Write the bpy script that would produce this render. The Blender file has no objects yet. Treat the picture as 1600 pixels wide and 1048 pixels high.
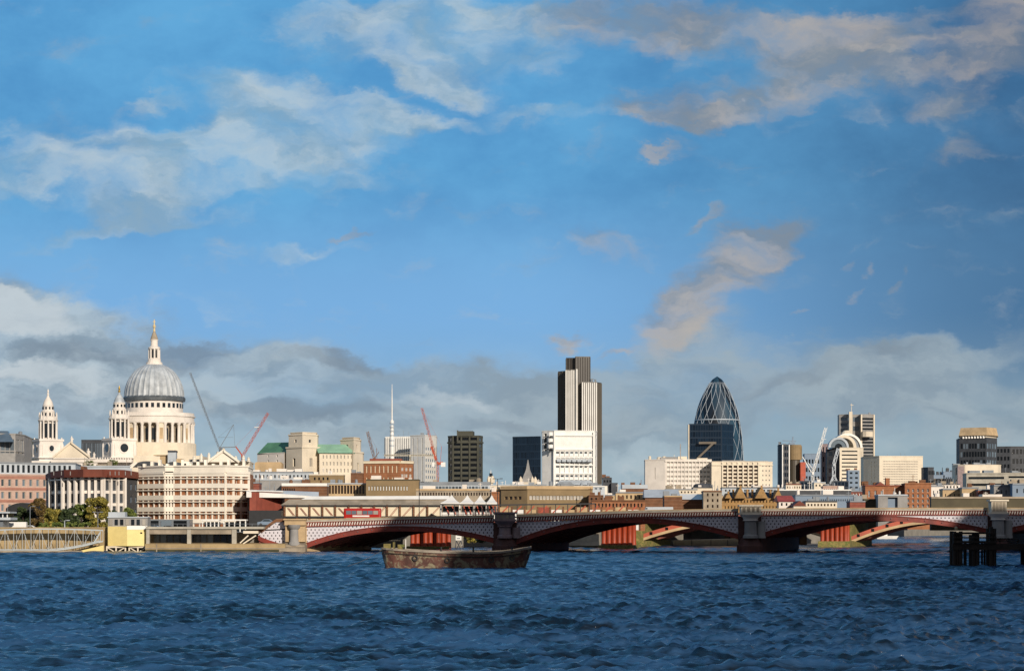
import bpy, bmesh, math, random
from mathutils import Vector, Matrix
R = math.radians
C = bpy.context.scene.collection
sc = bpy.context.scene
random.seed(7)
# ------------------------------------------------------------------ camera
F, CH, HY = 3600.0, 6.5, 815.0            # focal length in photo pixels, eye height, horizon row
cam_d = bpy.data.cameras.new('camera'); cam = bpy.data.objects.new('camera', cam_d); C.objects.link(cam)
cam.location = (0, 0, CH); cam.rotation_euler = (R(90), 0, 0)
cam_d.sensor_width = 36; cam_d.lens = 36*F/1600; cam_d.shift_y = (HY-524)/1600
cam_d.clip_start = 1; cam_d.clip_end = 30000
sc.camera = cam
# ------------------------------------------------------------------ light
SUN_AZ, SUN_EL = R(25), R(19)              # to the right of straight behind the camera
sd = bpy.data.lights.new('sun', 'SUN'); sd.energy = 4.6; sd.angle = R(0.5); sd.color = (1.0, 0.89, 0.76)
sun = bpy.data.objects.new('sun', sd); C.objects.link(sun)
tosun = Vector((math.sin(SUN_AZ)*math.cos(SUN_EL), -math.cos(SUN_AZ)*math.cos(SUN_EL), math.sin(SUN_EL)))
sun.rotation_euler = tosun.to_track_quat('Z', 'Y').to_euler(); sun.location = (200, -200, 200)
sc.view_settings.view_transform = 'Standard'; sc.view_settings.look = 'None'
sc.view_settings.exposure = 0.0; sc.view_settings.gamma = 1.0
# ------------------------------------------------------------------ node helper
class NT:
    def __init__(s, t): s.t = t; s.n = t.nodes; s.l = t.links; s.n.clear()
    def new(s, ty, **k):
        n = s.n.new(ty)
        for a, v in k.items(): setattr(n, a, v)
        return n
    def put(s, sock, v):
        if v is None: return
        if hasattr(v, 'is_linked'): s.l.new(v, sock)
        else: sock.default_value = v
    def m(s, op, a, b=None, c=None, clamp=False):
        n = s.new('ShaderNodeMath', operation=op, use_clamp=clamp)
        s.put(n.inputs[0], a); s.put(n.inputs[1], b)
        if c is not None: s.put(n.inputs[2], c)
        return n.outputs[0]
    def vm(s, op, a, b=None):
        n = s.new('ShaderNodeVectorMath', operation=op); s.put(n.inputs[0], a)
        if b is not None: s.put(n.inputs[3 if op == 'SCALE' else 1], b)
        return n.outputs['Value'] if op in ('LENGTH', 'DOT_PRODUCT') else n.outputs[0]
    def mr(s, v, a, b, c=0.0, d=1.0, t='SMOOTHSTEP'):
        n = s.new('ShaderNodeMapRange', interpolation_type=t)
        for i, q in enumerate((v, a, b, c, d)): s.put(n.inputs[i], q)
        return n.outputs[0]
    def mix(s, f, a, b, mode='MIX'):
        n = s.new('ShaderNodeMix', data_type='RGBA', blend_type=mode)
        s.put(n.inputs[0], f)
        for sock, v in ((n.inputs[6], a), (n.inputs[7], b)):
            s.put(sock, v if hasattr(v, 'is_linked') else (tuple(v)+(1,))[:4])
        return n.outputs[2]
    def noise(s, vec, scale, detail=4, rough=.5, dist=0.0):
        n = s.new('ShaderNodeTexNoise'); s.put(n.inputs['Vector'], vec)
        n.inputs['Scale'].default_value = scale; n.inputs['Detail'].default_value = detail
        n.inputs['Roughness'].default_value = rough; n.inputs['Distortion'].default_value = dist
        return n.outputs[0]
    def mapg(s, vec, loc=(0, 0, 0), rot=(0, 0, 0), scl=(1, 1, 1), ty='POINT'):
        n = s.new('ShaderNodeMapping', vector_type=ty); s.put(n.inputs[0], vec)
        n.inputs[1].default_value = loc; n.inputs[2].default_value = rot; n.inputs[3].default_value = scl
        return n.outputs[0]
# ------------------------------------------------------------------ sky with clouds
w = bpy.data.worlds.new('World'); sc.world = w; w.use_nodes = True
g = NT(w.node_tree)
sky = g.new('ShaderNodeTexSky', sky_type='NISHITA'); sky.sun_disc = False
sky.sun_elevation = SUN_EL; sky.sun_rotation = R(180)-SUN_AZ
sky.altitude = 0; sky.air_density = 1.0; sky.dust_density = 0.4; sky.ozone_density = 2.5
D = g.new('ShaderNodeTexCoord').outputs['Generated']
sp = g.new('ShaderNodeSeparateXYZ'); g.l.new(D, sp.inputs[0])
yy = g.m('MAXIMUM', sp.outputs[1], .15)
u = g.m('DIVIDE', sp.outputs[0], yy); v = g.m('DIVIDE', sp.outputs[2], yy)
cb = g.new('ShaderNodeCombineXYZ'); g.l.new(u, cb.inputs[0]); g.l.new(v, cb.inputs[1])
uv0 = cb.outputs[0]
def warp(amount, scale):
    n = g.new('ShaderNodeTexNoise'); g.l.new(g.mapg(uv0, scl=(1, 1.6, 1)), n.inputs['Vector'])
    n.inputs['Scale'].default_value = scale; n.inputs['Detail'].default_value = 6; n.inputs['Roughness'].default_value = .6
    return g.vm('ADD', uv0, g.vm('SCALE', g.vm('SUBTRACT', n.outputs['Color'], (.5, .5, .5)), amount))
uvw = warp(.045, 20)
def blob(px, py, rx, ry, ang=0, wgt=1.0):
    mp = g.mapg(uvw, loc=((px-800)/F, (HY-py)/F, 0), rot=(0, 0, R(ang)), scl=(rx/F, ry/F, 1), ty='TEXTURE')
    fl = g.vm('MULTIPLY', mp, (1, 1, 0))
    return g.mr(g.vm('LENGTH', fl), 1.3, 0.25, 0.0, wgt)
def total(bl):
    s = bl[0]
    for b in bl[1:]: s = g.m('ADD', s, b)
    return g.m('MINIMUM', s, 1.15)
skyc = g.mix(1.0, sky.outputs[0], (1.0, 1.0, 1.0), 'MULTIPLY')
# wisps and cream puffs high up
hi = total([blob(430, 165, 170, 60, -8, 1.15), blob(600, 180, 170, 26, -6, 1.15), blob(450, 218, 200, 38, 2, 1.15), blob(330, 258, 210, 62, -4, 1.0),
  blob(210, 240, 120, 42, -12), blob(205, 305, 130, 42, 0, 1.05), blob(60, 262, 130, 52, 8, 1.1), blob(160, 352, 150, 16, 6, .8), blob(30, 210, 60, 22, -10, .6),
  blob(560, 60, 160, 60, -14, 1.0), blob(680, 125, 120, 32, -22, 1.0), blob(740, 60, 180, 75, -8, 1.0), blob(470, 392, 75, 20, 12, .95), blob(880, 188, 130, 18, -4, .8),
  blob(350, 460, 70, 26, 20, .5), blob(640, 10, 160, 30, 0, .8), blob(240, 162, 50, 14, -5, .6), blob(300, 335, 190, 18, 0, .5), blob(560, 270, 120, 20, -5, .45)])
be = total([blob(960, 45, 170, 50, 0, 1.1), blob(1180, 60, 200, 55, -10), blob(1350, 45, 170, 42, -4, 1.1), blob(1340, 110, 150, 60, -3, .8), blob(1130, 155, 190, 42, 8, .9),
  blob(1060, 188, 110, 24, -2, 1.0), blob(1540, 90, 110, 42, 14, 1.1), blob(1570, 20, 90, 40, 0, 1.0), blob(1480, 165, 90, 24, 12, .7), blob(1500, 238, 60, 30, 18, .8),
  blob(1195, 360, 85, 40, 38, .95), blob(1115, 430, 140, 56, 45, .95), blob(1060, 490, 100, 50, 25, .75), blob(1118, 338, 40, 10, 22, .8), blob(940, 390, 90, 30, -12, .6),
  blob(1322, 400, 14, 10, 50, .6), blob(1352, 414, 12, 12, 60, .6), blob(1335, 446, 24, 8, 25, .6), blob(1410, 447, 16, 7, 20, .5), blob(1238, 495, 16, 7, 30, .7), blob(1030, 243, 30, 7, 5, .7),
  blob(886, 524, 34, 13, 15, 1.0), blob(970, 548, 38, 9, 12, 1.0), blob(555, 354, 34, 8, 14, .8), blob(1090, 240, 200, 20, -3, .3)])
# the low grey bank
lo = total([blob(30, 500, 130, 75, 0, 1.25), blob(150, 590, 330, 110, -4, 1.25), blob(420, 590, 300, 75, -4, 1.15), blob(570, 640, 300, 90, -6, 1.15), blob(780, 660, 340, 90, 0, .9),
  blob(1080, 560, 120, 110, 60, .9), blob(1200, 610, 380, 75, 4, 1.05), blob(1400, 575, 160, 40, 16, .95), blob(1550, 540, 90, 30, 28, .7), blob(1520, 640, 260, 70, 0, 1.0),
  blob(960, 640, 260, 90, 0, .8), blob(-60, 560, 200, 200, 0, 1.2), blob(1700, 650, 200, 90, 0, 1)])
cv = g.mapg(uvw, scl=(1.0, 2.1, 1))
mot = g.mr(g.noise(g.mapg(uv0, scl=(1, 1.5, 1)), 11, 6, .62), .3, .7)
n1 = g.noise(cv, 34, 8, .53); n2 = g.noise(cv, 13, 5, .5); n3 = g.noise(g.mapg(uvw, loc=(3, 1, 0), scl=(1, 2.6, 1)), 22, 7, .55)
ah = g.mr(g.m('ADD', n1, g.m('MULTIPLY', hi, .42)), .52, 1.24, 0, .74)
ab = g.mr(g.m('ADD', n1, g.m('MULTIPLY', be, .46)), .54, 1.24, 0, .80)
al = g.mr(g.m('ADD', g.m('MULTIPLY', n2, .8), g.m('MULTIPLY', lo, .42)), .47, 1.0, 0, .95)
hz = g.mr(v, .095, .02, 0, .93)             # pale air low over the city
K = 10.0
def c(r, gg, b, k=1.0):                     # sRGB 0..255 as light, before the world strength
    f = lambda q: ((q/255+.055)/1.055)**2.4 if q > 10 else q/255/12.92
    return tuple(f(q)*K*k for q in (r, gg, b))
lowblue = g.mr(v, .20, .09, 0, .8)
skyc = g.mix(g.mr(v, .5, .05, .97, .9), skyc, g.mix(g.mr(u, -.02, .25), g.mix(mot, c(70, 142, 198), c(94, 168, 218)), g.mix(mot, c(42, 90, 134), c(60, 114, 160))))
skyc = g.mix(g.mr(v, .155, .088, 0, .94), skyc, g.mix(g.mr(u, 0, .24), c(124, 176, 224), c(78, 118, 156)))
skyc = g.mix(hz, skyc, g.mix(g.mr(n2, .35, .65), c(150, 172, 182), c(174, 192, 198)))
skyc = g.mix(al, skyc, g.mix(g.mr(n3, .36, .62), c(138, 156, 170), g.mix(g.mr(u, -.22, .05), c(180, 196, 206), c(158, 174, 184))))
# darker slabs inside the bank
dk = total([blob(190, 548, 240, 24, -2, 1.1), blob(540, 556, 110, 18, -4, 1.1), blob(480, 652, 150, 26, 2, 1.1), blob(780, 665, 110, 22, 0, .9), blob(60, 640, 150, 26, 0, .9), blob(1330, 575, 170, 22, 12, .7), blob(1190, 600, 130, 40, 0, .4), blob(870, 570, 60, 20, 0, .4), blob(1400, 640, 140, 12, 2, .5), blob(330, 530, 80, 16, 0, 1)])
skyc = g.mix(g.mr(g.m('ADD', g.m('MULTIPLY', n1, .6), g.m('MULTIPLY', dk, .4)), .38, .85, 0, .55), skyc, c(112, 126, 142))
top = total([blob(25, 470, 100, 48, -25, 1.7), blob(110, 590, 130, 30, -6, .8), blob(20, 575, 90, 24, 0, .7), blob(690, 620, 130, 26, -3, .7), blob(900, 720, 300, 60, 0, .5)])
skyc = g.mix(g.mr(g.m('ADD', g.m('MULTIPLY', n3, .6), g.m('MULTIPLY', top, .42)), .42, .8, 0, .8), skyc, c(196, 206, 212))
skyc = g.mix(ab, skyc, g.mix(g.mr(n3, .38, .62), c(136, 140, 144), c(184, 173, 162)))
skyc = g.mix(ah, skyc, g.mix(g.mr(n3, .36, .6), c(148, 172, 186), c(196, 208, 212)))
# where the view is away from the river the sky is greyed
skyc = g.mix(g.mr(sp.outputs[1], .25, -.25, 0, .85), skyc, g.mix(g.mr(g.noise(D, 3, 6, .6), .35, .65), c(96, 104, 118), c(168, 158, 150)))   # unseen grey cloud added behind the viewer for a duller, less blue fill
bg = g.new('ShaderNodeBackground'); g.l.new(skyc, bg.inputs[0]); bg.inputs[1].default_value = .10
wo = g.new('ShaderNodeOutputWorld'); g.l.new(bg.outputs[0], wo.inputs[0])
# ------------------------------------------------------------------ materials
M = {}
def lin(h):                                  # '#rrggbb' albedo to linear
    f = lambda q: ((q+.055)/1.055)**2.4 if q > .04 else q/12.92
    return tuple(f(int(h[i:i+2], 16)/255) for i in (1, 3, 5))
def mk(name, h, rough=.8, var=.16, scale=.5, metal=0.0, stain=.25, bump=0.0, stretch=.25, kind=None, h2=None):
    if name in M: return M[name]
    m = bpy.data.materials.new(name); m.use_nodes = True; t = NT(m.node_tree)
    bs = t.new('ShaderNodeBsdfPrincipled'); out = t.new('ShaderNodeOutputMaterial'); t.l.new(bs.outputs[0], out.inputs[0])
    O = t.new('ShaderNodeTexCoord').outputs['Object']
    base = lin(h)
    n = t.noise(O, scale, 5, .6)
    dark = tuple(q*(1-var*1.5) for q in base); lite = tuple(min(1, q*(1+var)) for q in base)
    col = t.mix(t.mr(n, .3, .7), dark, lite)
    if stain:                                # streaks of weather running down
        s_ = t.noise(t.mapg(O, scl=(1, 1, stretch)), scale*2.6, 4, .6)
        col = t.mix(t.mr(s_, .52, .75, 0, stain), col, tuple(q*.55 for q in base))
    if kind == 'brick':
        sz = t.new('ShaderNodeSeparateXYZ'); t.l.new(O, sz.inputs[0])
        rows = t.m('FRACT', t.m('MULTIPLY', sz.outputs[2], 1/.9))
        col = t.mix(t.mr(rows, .9, .97, 0, .35), col, lin('#b8a890'))
        col = t.mix(t.mr(t.noise(O, 3.2, 2, .7), .45, .7, 0, .35), col, tuple(q*.6 for q in base))
    if kind == 'bands' and h2:
        sz = t.new('ShaderNodeSeparateXYZ'); t.l.new(O, sz.inputs[0])
        rows = t.m('FRACT', t.m('MULTIPLY', sz.outputs[2], 1/stretch if stretch > .5 else 1.1))
        col = t.mix(t.m('GREATER_THAN', rows, .62), col, lin(h2))
    if kind == 'ribs' and h2:                # fine upright ribs
        sz = t.new('ShaderNodeSeparateXYZ'); t.l.new(O, sz.inputs[0])
        rr = t.m('FRACT', t.m('MULTIPLY', t.m('ADD', sz.outputs[0], t.m('MULTIPLY', t.noise(O, .1, 2), .6)), .42))
        col = t.mix(t.mr(rr, .62, .72, 0, .8), col, lin(h2))
    if kind == 'patchy' and h2:
        col = t.mix(t.mr(t.noise(O, scale*1.7, 5, .65, .6), .47, .6), col, lin(h2))
    t.l.new(col, bs.inputs['Base Color'])
    bs.inputs['Roughness'].default_value = rough; bs.inputs['Metallic'].default_value = metal
    if bump:
        b = t.new('ShaderNodeBump'); b.inputs['Strength'].default_value = bump; b.inputs['Distance'].default_value = .1
        t.l.new(t.noise(O, scale*5, 5, .6), b.inputs['Height']); t.l.new(b.outputs[0], bs.inputs['Normal'])
    M[name] = m; return m
def glass(name, h, rough=.12, var=.5, scale=.35, spec=.6):
    if name in M: return M[name]
    m = bpy.data.materials.new(name); m.use_nodes = True; t = NT(m.node_tree)
    bs = t.new('ShaderNodeBsdfPrincipled'); out = t.new('ShaderNodeOutputMaterial'); t.l.new(bs.outputs[0], out.inputs[0])
    oi = t.new('ShaderNodeObjectInfo').outputs['Random']; O = t.new('ShaderNodeTexCoord').outputs['Object']
    base = lin(h)
    k = t.mr(t.m('ADD', t.m('MULTIPLY', oi, .7), t.m('MULTIPLY', t.noise(O, scale, 2), .5)), .3, .9, 0, 1, 'LINEAR')
    col = t.mix(k, tuple(q*(1-var) for q in base), tuple(min(1, q*(1+var)) for q in base))
    t.l.new(col, bs.inputs['Base Color']); bs.inputs['Roughness'].default_value = rough
    bs.inputs['Specular IOR Level'].default_value = spec
    M[name] = m; return m
# ------------------------------------------------------------------ geometry helpers
def X(px, Y): return (px-800)/F*Y
def Z(py, Y): return CH+(HY-py)/F*Y
def P(px, py, Y): return Vector((X(px, Y), Y, Z(py, Y)))
def px1(Y): return Y/F                       # metres in one photo pixel at that distance
class MB:
    def __init__(s): s.v = []; s.f = []; s.mi = []; s.cur = 0
    def poly(s, pts):
        b = len(s.v); s.v += [tuple(p) for p in pts]; s.f.append(tuple(range(b, b+len(pts)))); s.mi.append(s.cur); return s
    def prism(s, plan, z0, z1, top=None):
        n = len(plan); b = len(s.v)
        zt = z1 if hasattr(z1, '__len__') else [z1]*n
        zb = z0 if hasattr(z0, '__len__') else [z0]*n
        tp = top or plan
        s.v += [(p[0], p[1], zb[i]) for i, p in enumerate(plan)] + [(p[0], p[1], zt[i]) for i, p in enumerate(tp)]
        for i in range(n):
            j = (i+1) % n; s.f.append((b+i, b+j, b+n+j, b+n+i)); s.mi.append(s.cur)
        s.f.append(tuple(b+i for i in reversed(range(n)))); s.mi.append(s.cur)
        s.f.append(tuple(b+n+i for i in range(n))); s.mi.append(s.cur); return s
    def box(s, x0, x1, y0, y1, z0, z1, rot=0, org=None):
        cx, cy = ((x0+x1)/2, (y0+y1)/2) if org is None else org
        co, si = math.cos(rot), math.sin(rot)
        pl = [(cx+(x-cx)*co-(y-cy)*si, cy+(x-cx)*si+(y-cy)*co) for x, y in ((x0, y0), (x1, y0), (x1, y1), (x0, y1))]
        return s.prism(pl, z0, z1)
    def lathe(s, cx, cy, prof, n=16, a0=0, flute=0.0, square=False):
        b = len(s.v)
        for r, z in prof:
            for i in range(n):
                a = a0+2*math.pi*i/n
                rr = r*(1+(flute if i % 2 else 0))
                s.v.append((cx+rr*math.cos(a), cy+rr*math.sin(a), z))
        for k in range(len(prof)-1):
            for i in range(n):
                j = (i+1) % n
                s.f.append((b+k*n+i, b+k*n+j, b+(k+1)*n+j, b+(k+1)*n+i)); s.mi.append(s.cur)
        s.f.append(tuple(b+i for i in reversed(range(n)))); s.mi.append(s.cur)
        s.f.append(tuple(b+(len(prof)-1)*n+i for i in range(n))); s.mi.append(s.cur); return s
    def bar(s, p, q, w_, h_=None):
        p, q = Vector(p), Vector(q); h_ = h_ or w_; d = (q-p)
        if d.length < 1e-6: return s
        d.normalize(); up = Vector((0, 0, 1)) if abs(d.z) < .95 else Vector((0, 1, 0))
        a = d.cross(up).normalized()*(w_/2); c_ = a.normalized().cross(d).normalized()*(h_/2)
        b = len(s.v)
        for e in (p, q):
            for k in ((-1, -1), (1, -1), (1, 1), (-1, 1)): s.v.append(tuple(e+a*k[0]+c_*k[1]))
        for fc in ((0, 1, 5, 4), (1, 2, 6, 5), (2, 3, 7, 6), (3, 0, 4, 7), (3, 2, 1, 0), (4, 5, 6, 7)):
            s.f.append(tuple(b+i for i in fc)); s.mi.append(s.cur)
        return s
    def tube(s, pts, r, n=6):
        for a, b_ in zip(pts[:-1], pts[1:]): s.bar(a, b_, r*1.8)
        return s
    def strip(s, A, B):                        # quads between two equally long point rows
        for i in range(len(A)-1): s.poly([A[i], A[i+1], B[i+1], B[i]])
        return s
    def slab(s, A, B, d):                      # closed thick sheet between rows A and B, thickness vector d
        d = Vector(d); A = [Vector(p) for p in A]; B = [Vector(p) for p in B]
        A2 = [p+d for p in A]; B2 = [p+d for p in B]
        s.strip(A, B); s.strip(B2, A2); s.strip(A2, A); s.strip(B, B2)
        s.poly([A[0], B[0], B2[0], A2[0]]); s.poly([A[-1], A2[-1], B2[-1], B[-1]]); return s
    def build(s, name, mat, parent=None, smooth=False, at=None):
        if not s.v: return None
        org = Vector((0, 0, 0))
        if parent is not None:
            q = parent
            while q is not None: org = org+q.location; q = q.parent
        if at is not None: org = Vector(at)
        me = bpy.data.meshes.new(name)
        me.from_pydata([tuple(Vector(p)-org) for p in s.v], [], s.f)
        for mm in (mat if isinstance(mat, (list, tuple)) else [mat]): me.materials.append(mm)
        me.polygons.foreach_set('material_index', s.mi)
        bm = bmesh.new(); bm.from_mesh(me); bmesh.ops.recalc_face_normals(bm, faces=bm.faces); bm.to_mesh(me); bm.free()
        if smooth:
            for p in me.polygons: p.use_smooth = True
            try: me.set_sharp_from_angle(angle=R(40))
            except Exception: pass
        o = bpy.data.objects.new(name, me); C.objects.link(o)
        if at is not None: o.location = at
        if parent is not None:
            o.parent = parent
            if at is not None:
                q = parent; l = Vector(at)
                while q is not None: l = l-q.location; q = q.parent
                o.location = l
        return o
def tag(o, label=None, cat=None, group=None, kind=None):
    if label: o['label'] = label
    if cat: o['category'] = cat
    if group: o['group'] = group
    if kind or cat: o['kind'] = kind or 'thing'
    return o
def thing(name, label, cat, loc, group=None):
    o = bpy.data.objects.new(name, None); o.empty_display_size = 1; C.objects.link(o); o.location = loc
    return tag(o, label, cat, group)
def copy_tree(o, parent=None):
    c_ = o.copy(); C.objects.link(c_); c_.parent = parent
    for ch in list(o.children): copy_tree(ch, c_)
    return c_
GZ = 4.2                                      # level of the north bank
# ------------------------------------------------------------------ windows and facades
pane_cache = {}
def pane_mesh(ww, wh, gm, fm, bars):
    key = (round(ww, 2), round(wh, 2), gm.name, fm.name if fm else '', bars)
    if key in pane_cache: return pane_cache[key]
    b = MB(); b.box(-ww/2-.05, ww/2+.05, 0, .08, -.05, wh+.05)
    if fm:
        b.cur = 1; t_ = max(.07, min(.16, ww*.07))
        b.box(-ww/2, -ww/2+t_, -.07, -.001, 0, wh); b.box(ww/2-t_, ww/2, -.07, -.001, 0, wh)
        b.box(-ww/2+t_, ww/2-t_, -.07, -.001, 0, t_); b.box(-ww/2+t_, ww/2-t_, -.07, -.001, wh-t_, wh)
        for k in range(bars[0]):
            x = -ww/2+ww*(k+1)/(bars[0]+1); b.box(x-t_/2, x+t_/2, -.06, -.001, t_, wh-t_)
        for k in range(bars[1]):
            z = wh*(k+1)/(bars[1]+1); b.box(-ww/2+t_, ww/2-t_, -.05, -.001, z-t_/2, z+t_/2)
    me = bpy.data.meshes.new('window'); me.from_pydata(b.v, [], b.f)
    me.materials.append(gm)
    if fm: me.materials.append(fm)
    me.polygons.foreach_set('material_index', b.mi)
    pane_cache[key] = me; return me
class Bldg:
    """a building whose visible front is a chain of (photo column, distance) points"""
    def __init__(s, name, label, cat, pts, ztop, zbot=GZ, depth=20, wall=None, roof=None, group=None, cap=.5, over=.25):
        s.p = [Vector((X(a, b), b, 0)) for a, b in pts]; s.z0, s.z1 = zbot, ztop; s.wall = wall
        s.root = thing(name, label, cat, (sum(q.x for q in s.p)/len(s.p), sum(q.y for q in s.p)/len(s.p), zbot), group)
        s.w = MB(); s.win = []; s.depth = depth; s.trim = MB(); s.sk = set()
        s.capb = MB()
        if cap:
            pl = s.plan(over); s.capb.prism(pl, ztop, ztop+cap)
        s.roofm = roof or wall; s.cap = cap
    def plan(s, over=0.0):
        pts = s.p; n0 = s.nrm(0); n1 = s.nrm(len(pts)-2)
        fr = []
        for i, q in enumerate(pts):
            n = n0 if i == 0 else n1 if i == len(pts)-1 else (s.nrm(i-1)+s.nrm(i)).normalized()
            fr.append(q+n*over)
        d = s.depth+over
        a, b = pts[0], pts[-1]
        back = max(a.y, b.y)+d
        return [(q.x, q.y) for q in fr]+[(b.x+over*.5+(back-b.y)*b.x/b.y*.6, back), (a.x-over*.5+(back-a.y)*a.x/a.y*.6, back)]
    def nrm(s, i):
        d = (s.p[i+1]-s.p[i]).normalized(); return Vector((d.y, -d.x, 0))
    def face(s, i, c=0, r=0, w=.5, h=.6, d=.35, g=None, ml=.03, mr=.03, zt=None, zb=None, fr=None, bars=(0, 0), skip=()):
        """cut c x r recessed openings into front segment i and put a window in each"""
        a, b = s.p[i], s.p[i+1]; L = (b-a).length; t = (b-a)/L; n = s.nrm(i); s.sk.add(i)
        zt = s.z1 if zt is None else zt; zb = s.z0 if zb is None else zb
        xs = [0.0]; zs = [s.z0]; xw = []; zw = []
        x0, x1 = L*ml, L*(1-mr); cw = (x1-x0)/max(c, 1); rh = (zt-zb)/max(r, 1)
        for k in range(c):
            q0 = x0+cw*(k+.5-w/2); q1 = x0+cw*(k+.5+w/2); xw.append(len(xs)); xs += [q0, q1]
        xs.append(L)
        for k in range(r):
            q0 = zb+rh*(k+.5-h/2); q1 = zb+rh*(k+.5+h/2); zw.append(len(zs)); zs += [q0, q1]
        zs.append(s.z1)
        pt = lambda x, z, dd=0: a+t*x-n*dd+Vector((0, 0, z))
        for ix in range(len(xs)-1):
            for iz in range(len(zs)-1):
                A, B, z0, z1 = xs[ix], xs[ix+1], zs[iz], zs[iz+1]
                if ix in xw and iz in zw and (xw.index(ix), zw.index(iz)) not in skip:
                    for (p0, q0, p1, q1) in ((A, z0, B, z0), (B, z0, B, z1), (B, z1, A, z1), (A, z1, A, z0)):
                        s.w.poly([pt(p0, q0), pt(p1, q1), pt(p1, q1, d+.1), pt(p0, q0, d+.1)])
                    s.win.append((pt((A+B)/2, z0, d), math.atan2(t.y, t.x), B-A, z1-z0, g or M['glass_dark'], fr, bars))
                else: s.w.poly([pt(A, z0), pt(B, z0), pt(B, z1), pt(A, z1)])
        return s
    def band(s, z, h, out=.25, segs=None):
        for i in (range(len(s.p)-1) if segs is None else segs):
            a, b = s.p[i], s.p[i+1]; n = s.nrm(i); e = (b-a).normalized()*(out*.6)
            s.trim.prism([tuple((a+n*out)[:2]), tuple((b+n*out)[:2]), tuple((b+n*.003)[:2]), tuple((a+n*.003)[:2])], z, z+h)
        return s
    def pil(s, i, k, w, out=.35, z0=None, z1=None, ml=.03, mr=.03):
        a, b = s.p[i], s.p[i+1]; L = (b-a).length; t = (b-a)/L; n = s.nrm(i)
        for j in range(k+1):
            x = L*ml+(L*(1-ml-mr))*j/k
            o = a+t*x
            s.trim.prism([tuple(q[:2]) for q in (o-t*w/2+n*out, o+t*w/2+n*out, o+t*w/2+n*.003, o-t*w/2+n*.003)], z0 if z0 is not None else s.z0, z1 if z1 is not None else s.z1)
        return s
    def clutter(s, n, hmax=2.5, mat=None, seed=1):
        rr = random.Random(seed); a, q = s.p[0], s.p[-1]
        for k in range(n):
            f_ = rr.uniform(.06, .9); o = a.lerp(q, f_); w_ = rr.uniform(1, min(5, (q-a).length*.15)+1); h = rr.uniform(.5, hmax)
            y = o.y+rr.uniform(3, max(3.5, s.depth*.5)); zt = s.z1+(s.cap or 0)
            b = MB()
            if rr.random() < .38:
                b.bar((o.x, y, zt), (o.x, y, zt+h*1.9), .14)
                if rr.random() < .6: b.bar((o.x-.6, y, zt+h*1.5), (o.x+.6, y, zt+h*1.5), .1)
            elif rr.random() < .3: b.lathe(o.x, y, [(w_*.22, zt), (w_*.22, zt+h*.8), (w_*.1, zt+h)], 8)
            else: b.box(o.x-w_/2, o.x+w_/2, y, y+w_, zt, zt+h)
            b.build('roof_plant', mat or M['roof_grey'], s.root)
        return s
    def done(s, trim=None):
        for i in range(len(s.p)-1):
            if i not in s.sk: s.face(i)
        pl = s.plan(0); n = len(s.p)
        back = [Vector((q[0], q[1], 0)) for q in pl[n:]]; ring = [s.p[-1]]+back+[s.p[0]]
        for a, b in zip(ring[:-1], ring[1:]):
            s.w.poly([(a.x, a.y, s.z0), (b.x, b.y, s.z0), (b.x, b.y, s.z1), (a.x, a.y, s.z1)])
        if not s.cap: s.w.poly([(q[0], q[1], s.z1) for q in pl])
        s.w.build('wall', s.wall, s.root)
        if s.cap: s.capb.build('roof', s.roofm, s.root)
        if s.trim.v: s.trim.build('stonework', trim or s.wall, s.root)
        wn = s.win; first, rest = wn[:100], wn[100:]
        if rest:
            random.Random(3).shuffle(wn); first, rest = wn[:100], wn[100:]
        for (loc, rz, ww, wh, gm, fr, bars) in first:
            o = bpy.data.objects.new('window', pane_mesh(ww, wh, gm, fr, bars)); C.objects.link(o)
            o.parent = s.root; o.location = loc-s.root.location; o.rotation_euler = (0, 0, rz)
        if rest:
            b = MB()
            for (loc, rz, ww, wh, gm, fr, bars) in rest:
                b.box(loc.x-ww/2, loc.x+ww/2, loc.y, loc.y+.08, loc.z-.05, loc.z+wh+.05, rot=rz, org=(loc.x, loc.y))
            o = b.build('windows', rest[0][4], s.root); o['kind'] = 'stuff'
        return s.root
WAVE1, WAVE2 = .32, .10
# ------------------------------------------------------------------ materials used everywhere
mk('stone_white', '#d8d0c6', .85, .08, .15, stain=.22); mk('stone_cream', '#d3c7b2', .85, .08, .12, stain=.18); mk('stone_bright', '#e2dacb', .8, .05, .2, stain=.15); mk('stone_tan', '#b59c78', .9, .14, .2, stain=.3)
mk('stone_dirty', '#968a78', .9, .2, .3, stain=.4); mk('stone_grey', '#8d8b88', .85, .12, .3); mk('concrete', '#a8a294', .9, .12, .4, stain=.3)
mk('brick_orange', '#94603f', .9, .14, .6, kind='brick'); mk('brick_red', '#84483a', .9, .14, .6, kind='brick'); mk('brick_brown', '#6e4a32', .9, .18, .5, kind='brick')
mk('brick_pink', '#b59a8c', .9, .08, .5, kind='brick'); mk('dull_pink', '#a27464', .9, .1, .5); mk('brick_yellow', '#9c7a4c', .9, .18, .5, kind='brick')
mk('roof_grey', '#7c8288', .7, .15, .3); mk('roof_lightgrey', '#a9b0b6', .6, .1, .2); mk('roof_dark', '#3c3f44', .7, .2, .3); mk('roof_green', '#4d7a5c', .7, .15, .2); mk('roof_palegreen', '#86ae93', .7, .1, .2)
mk('roof_brown', '#6b3423', .75, .15, .25); mk('lead', '#a6acb0', .5, .18, .25, stain=.5, stretch=.12); mk('lead_dark', '#50565a', .5, .2, .3)
mk('olive_panel', '#857152', .85, .1, .2); mk('olive_dark', '#504a38', .85, .12, .2); mk('white_paint', '#dcdad4', .5, .05, .3, stain=.12); mk('cream_paint', '#d8ccb0', .6, .05, .3, stain=.12)
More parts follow.
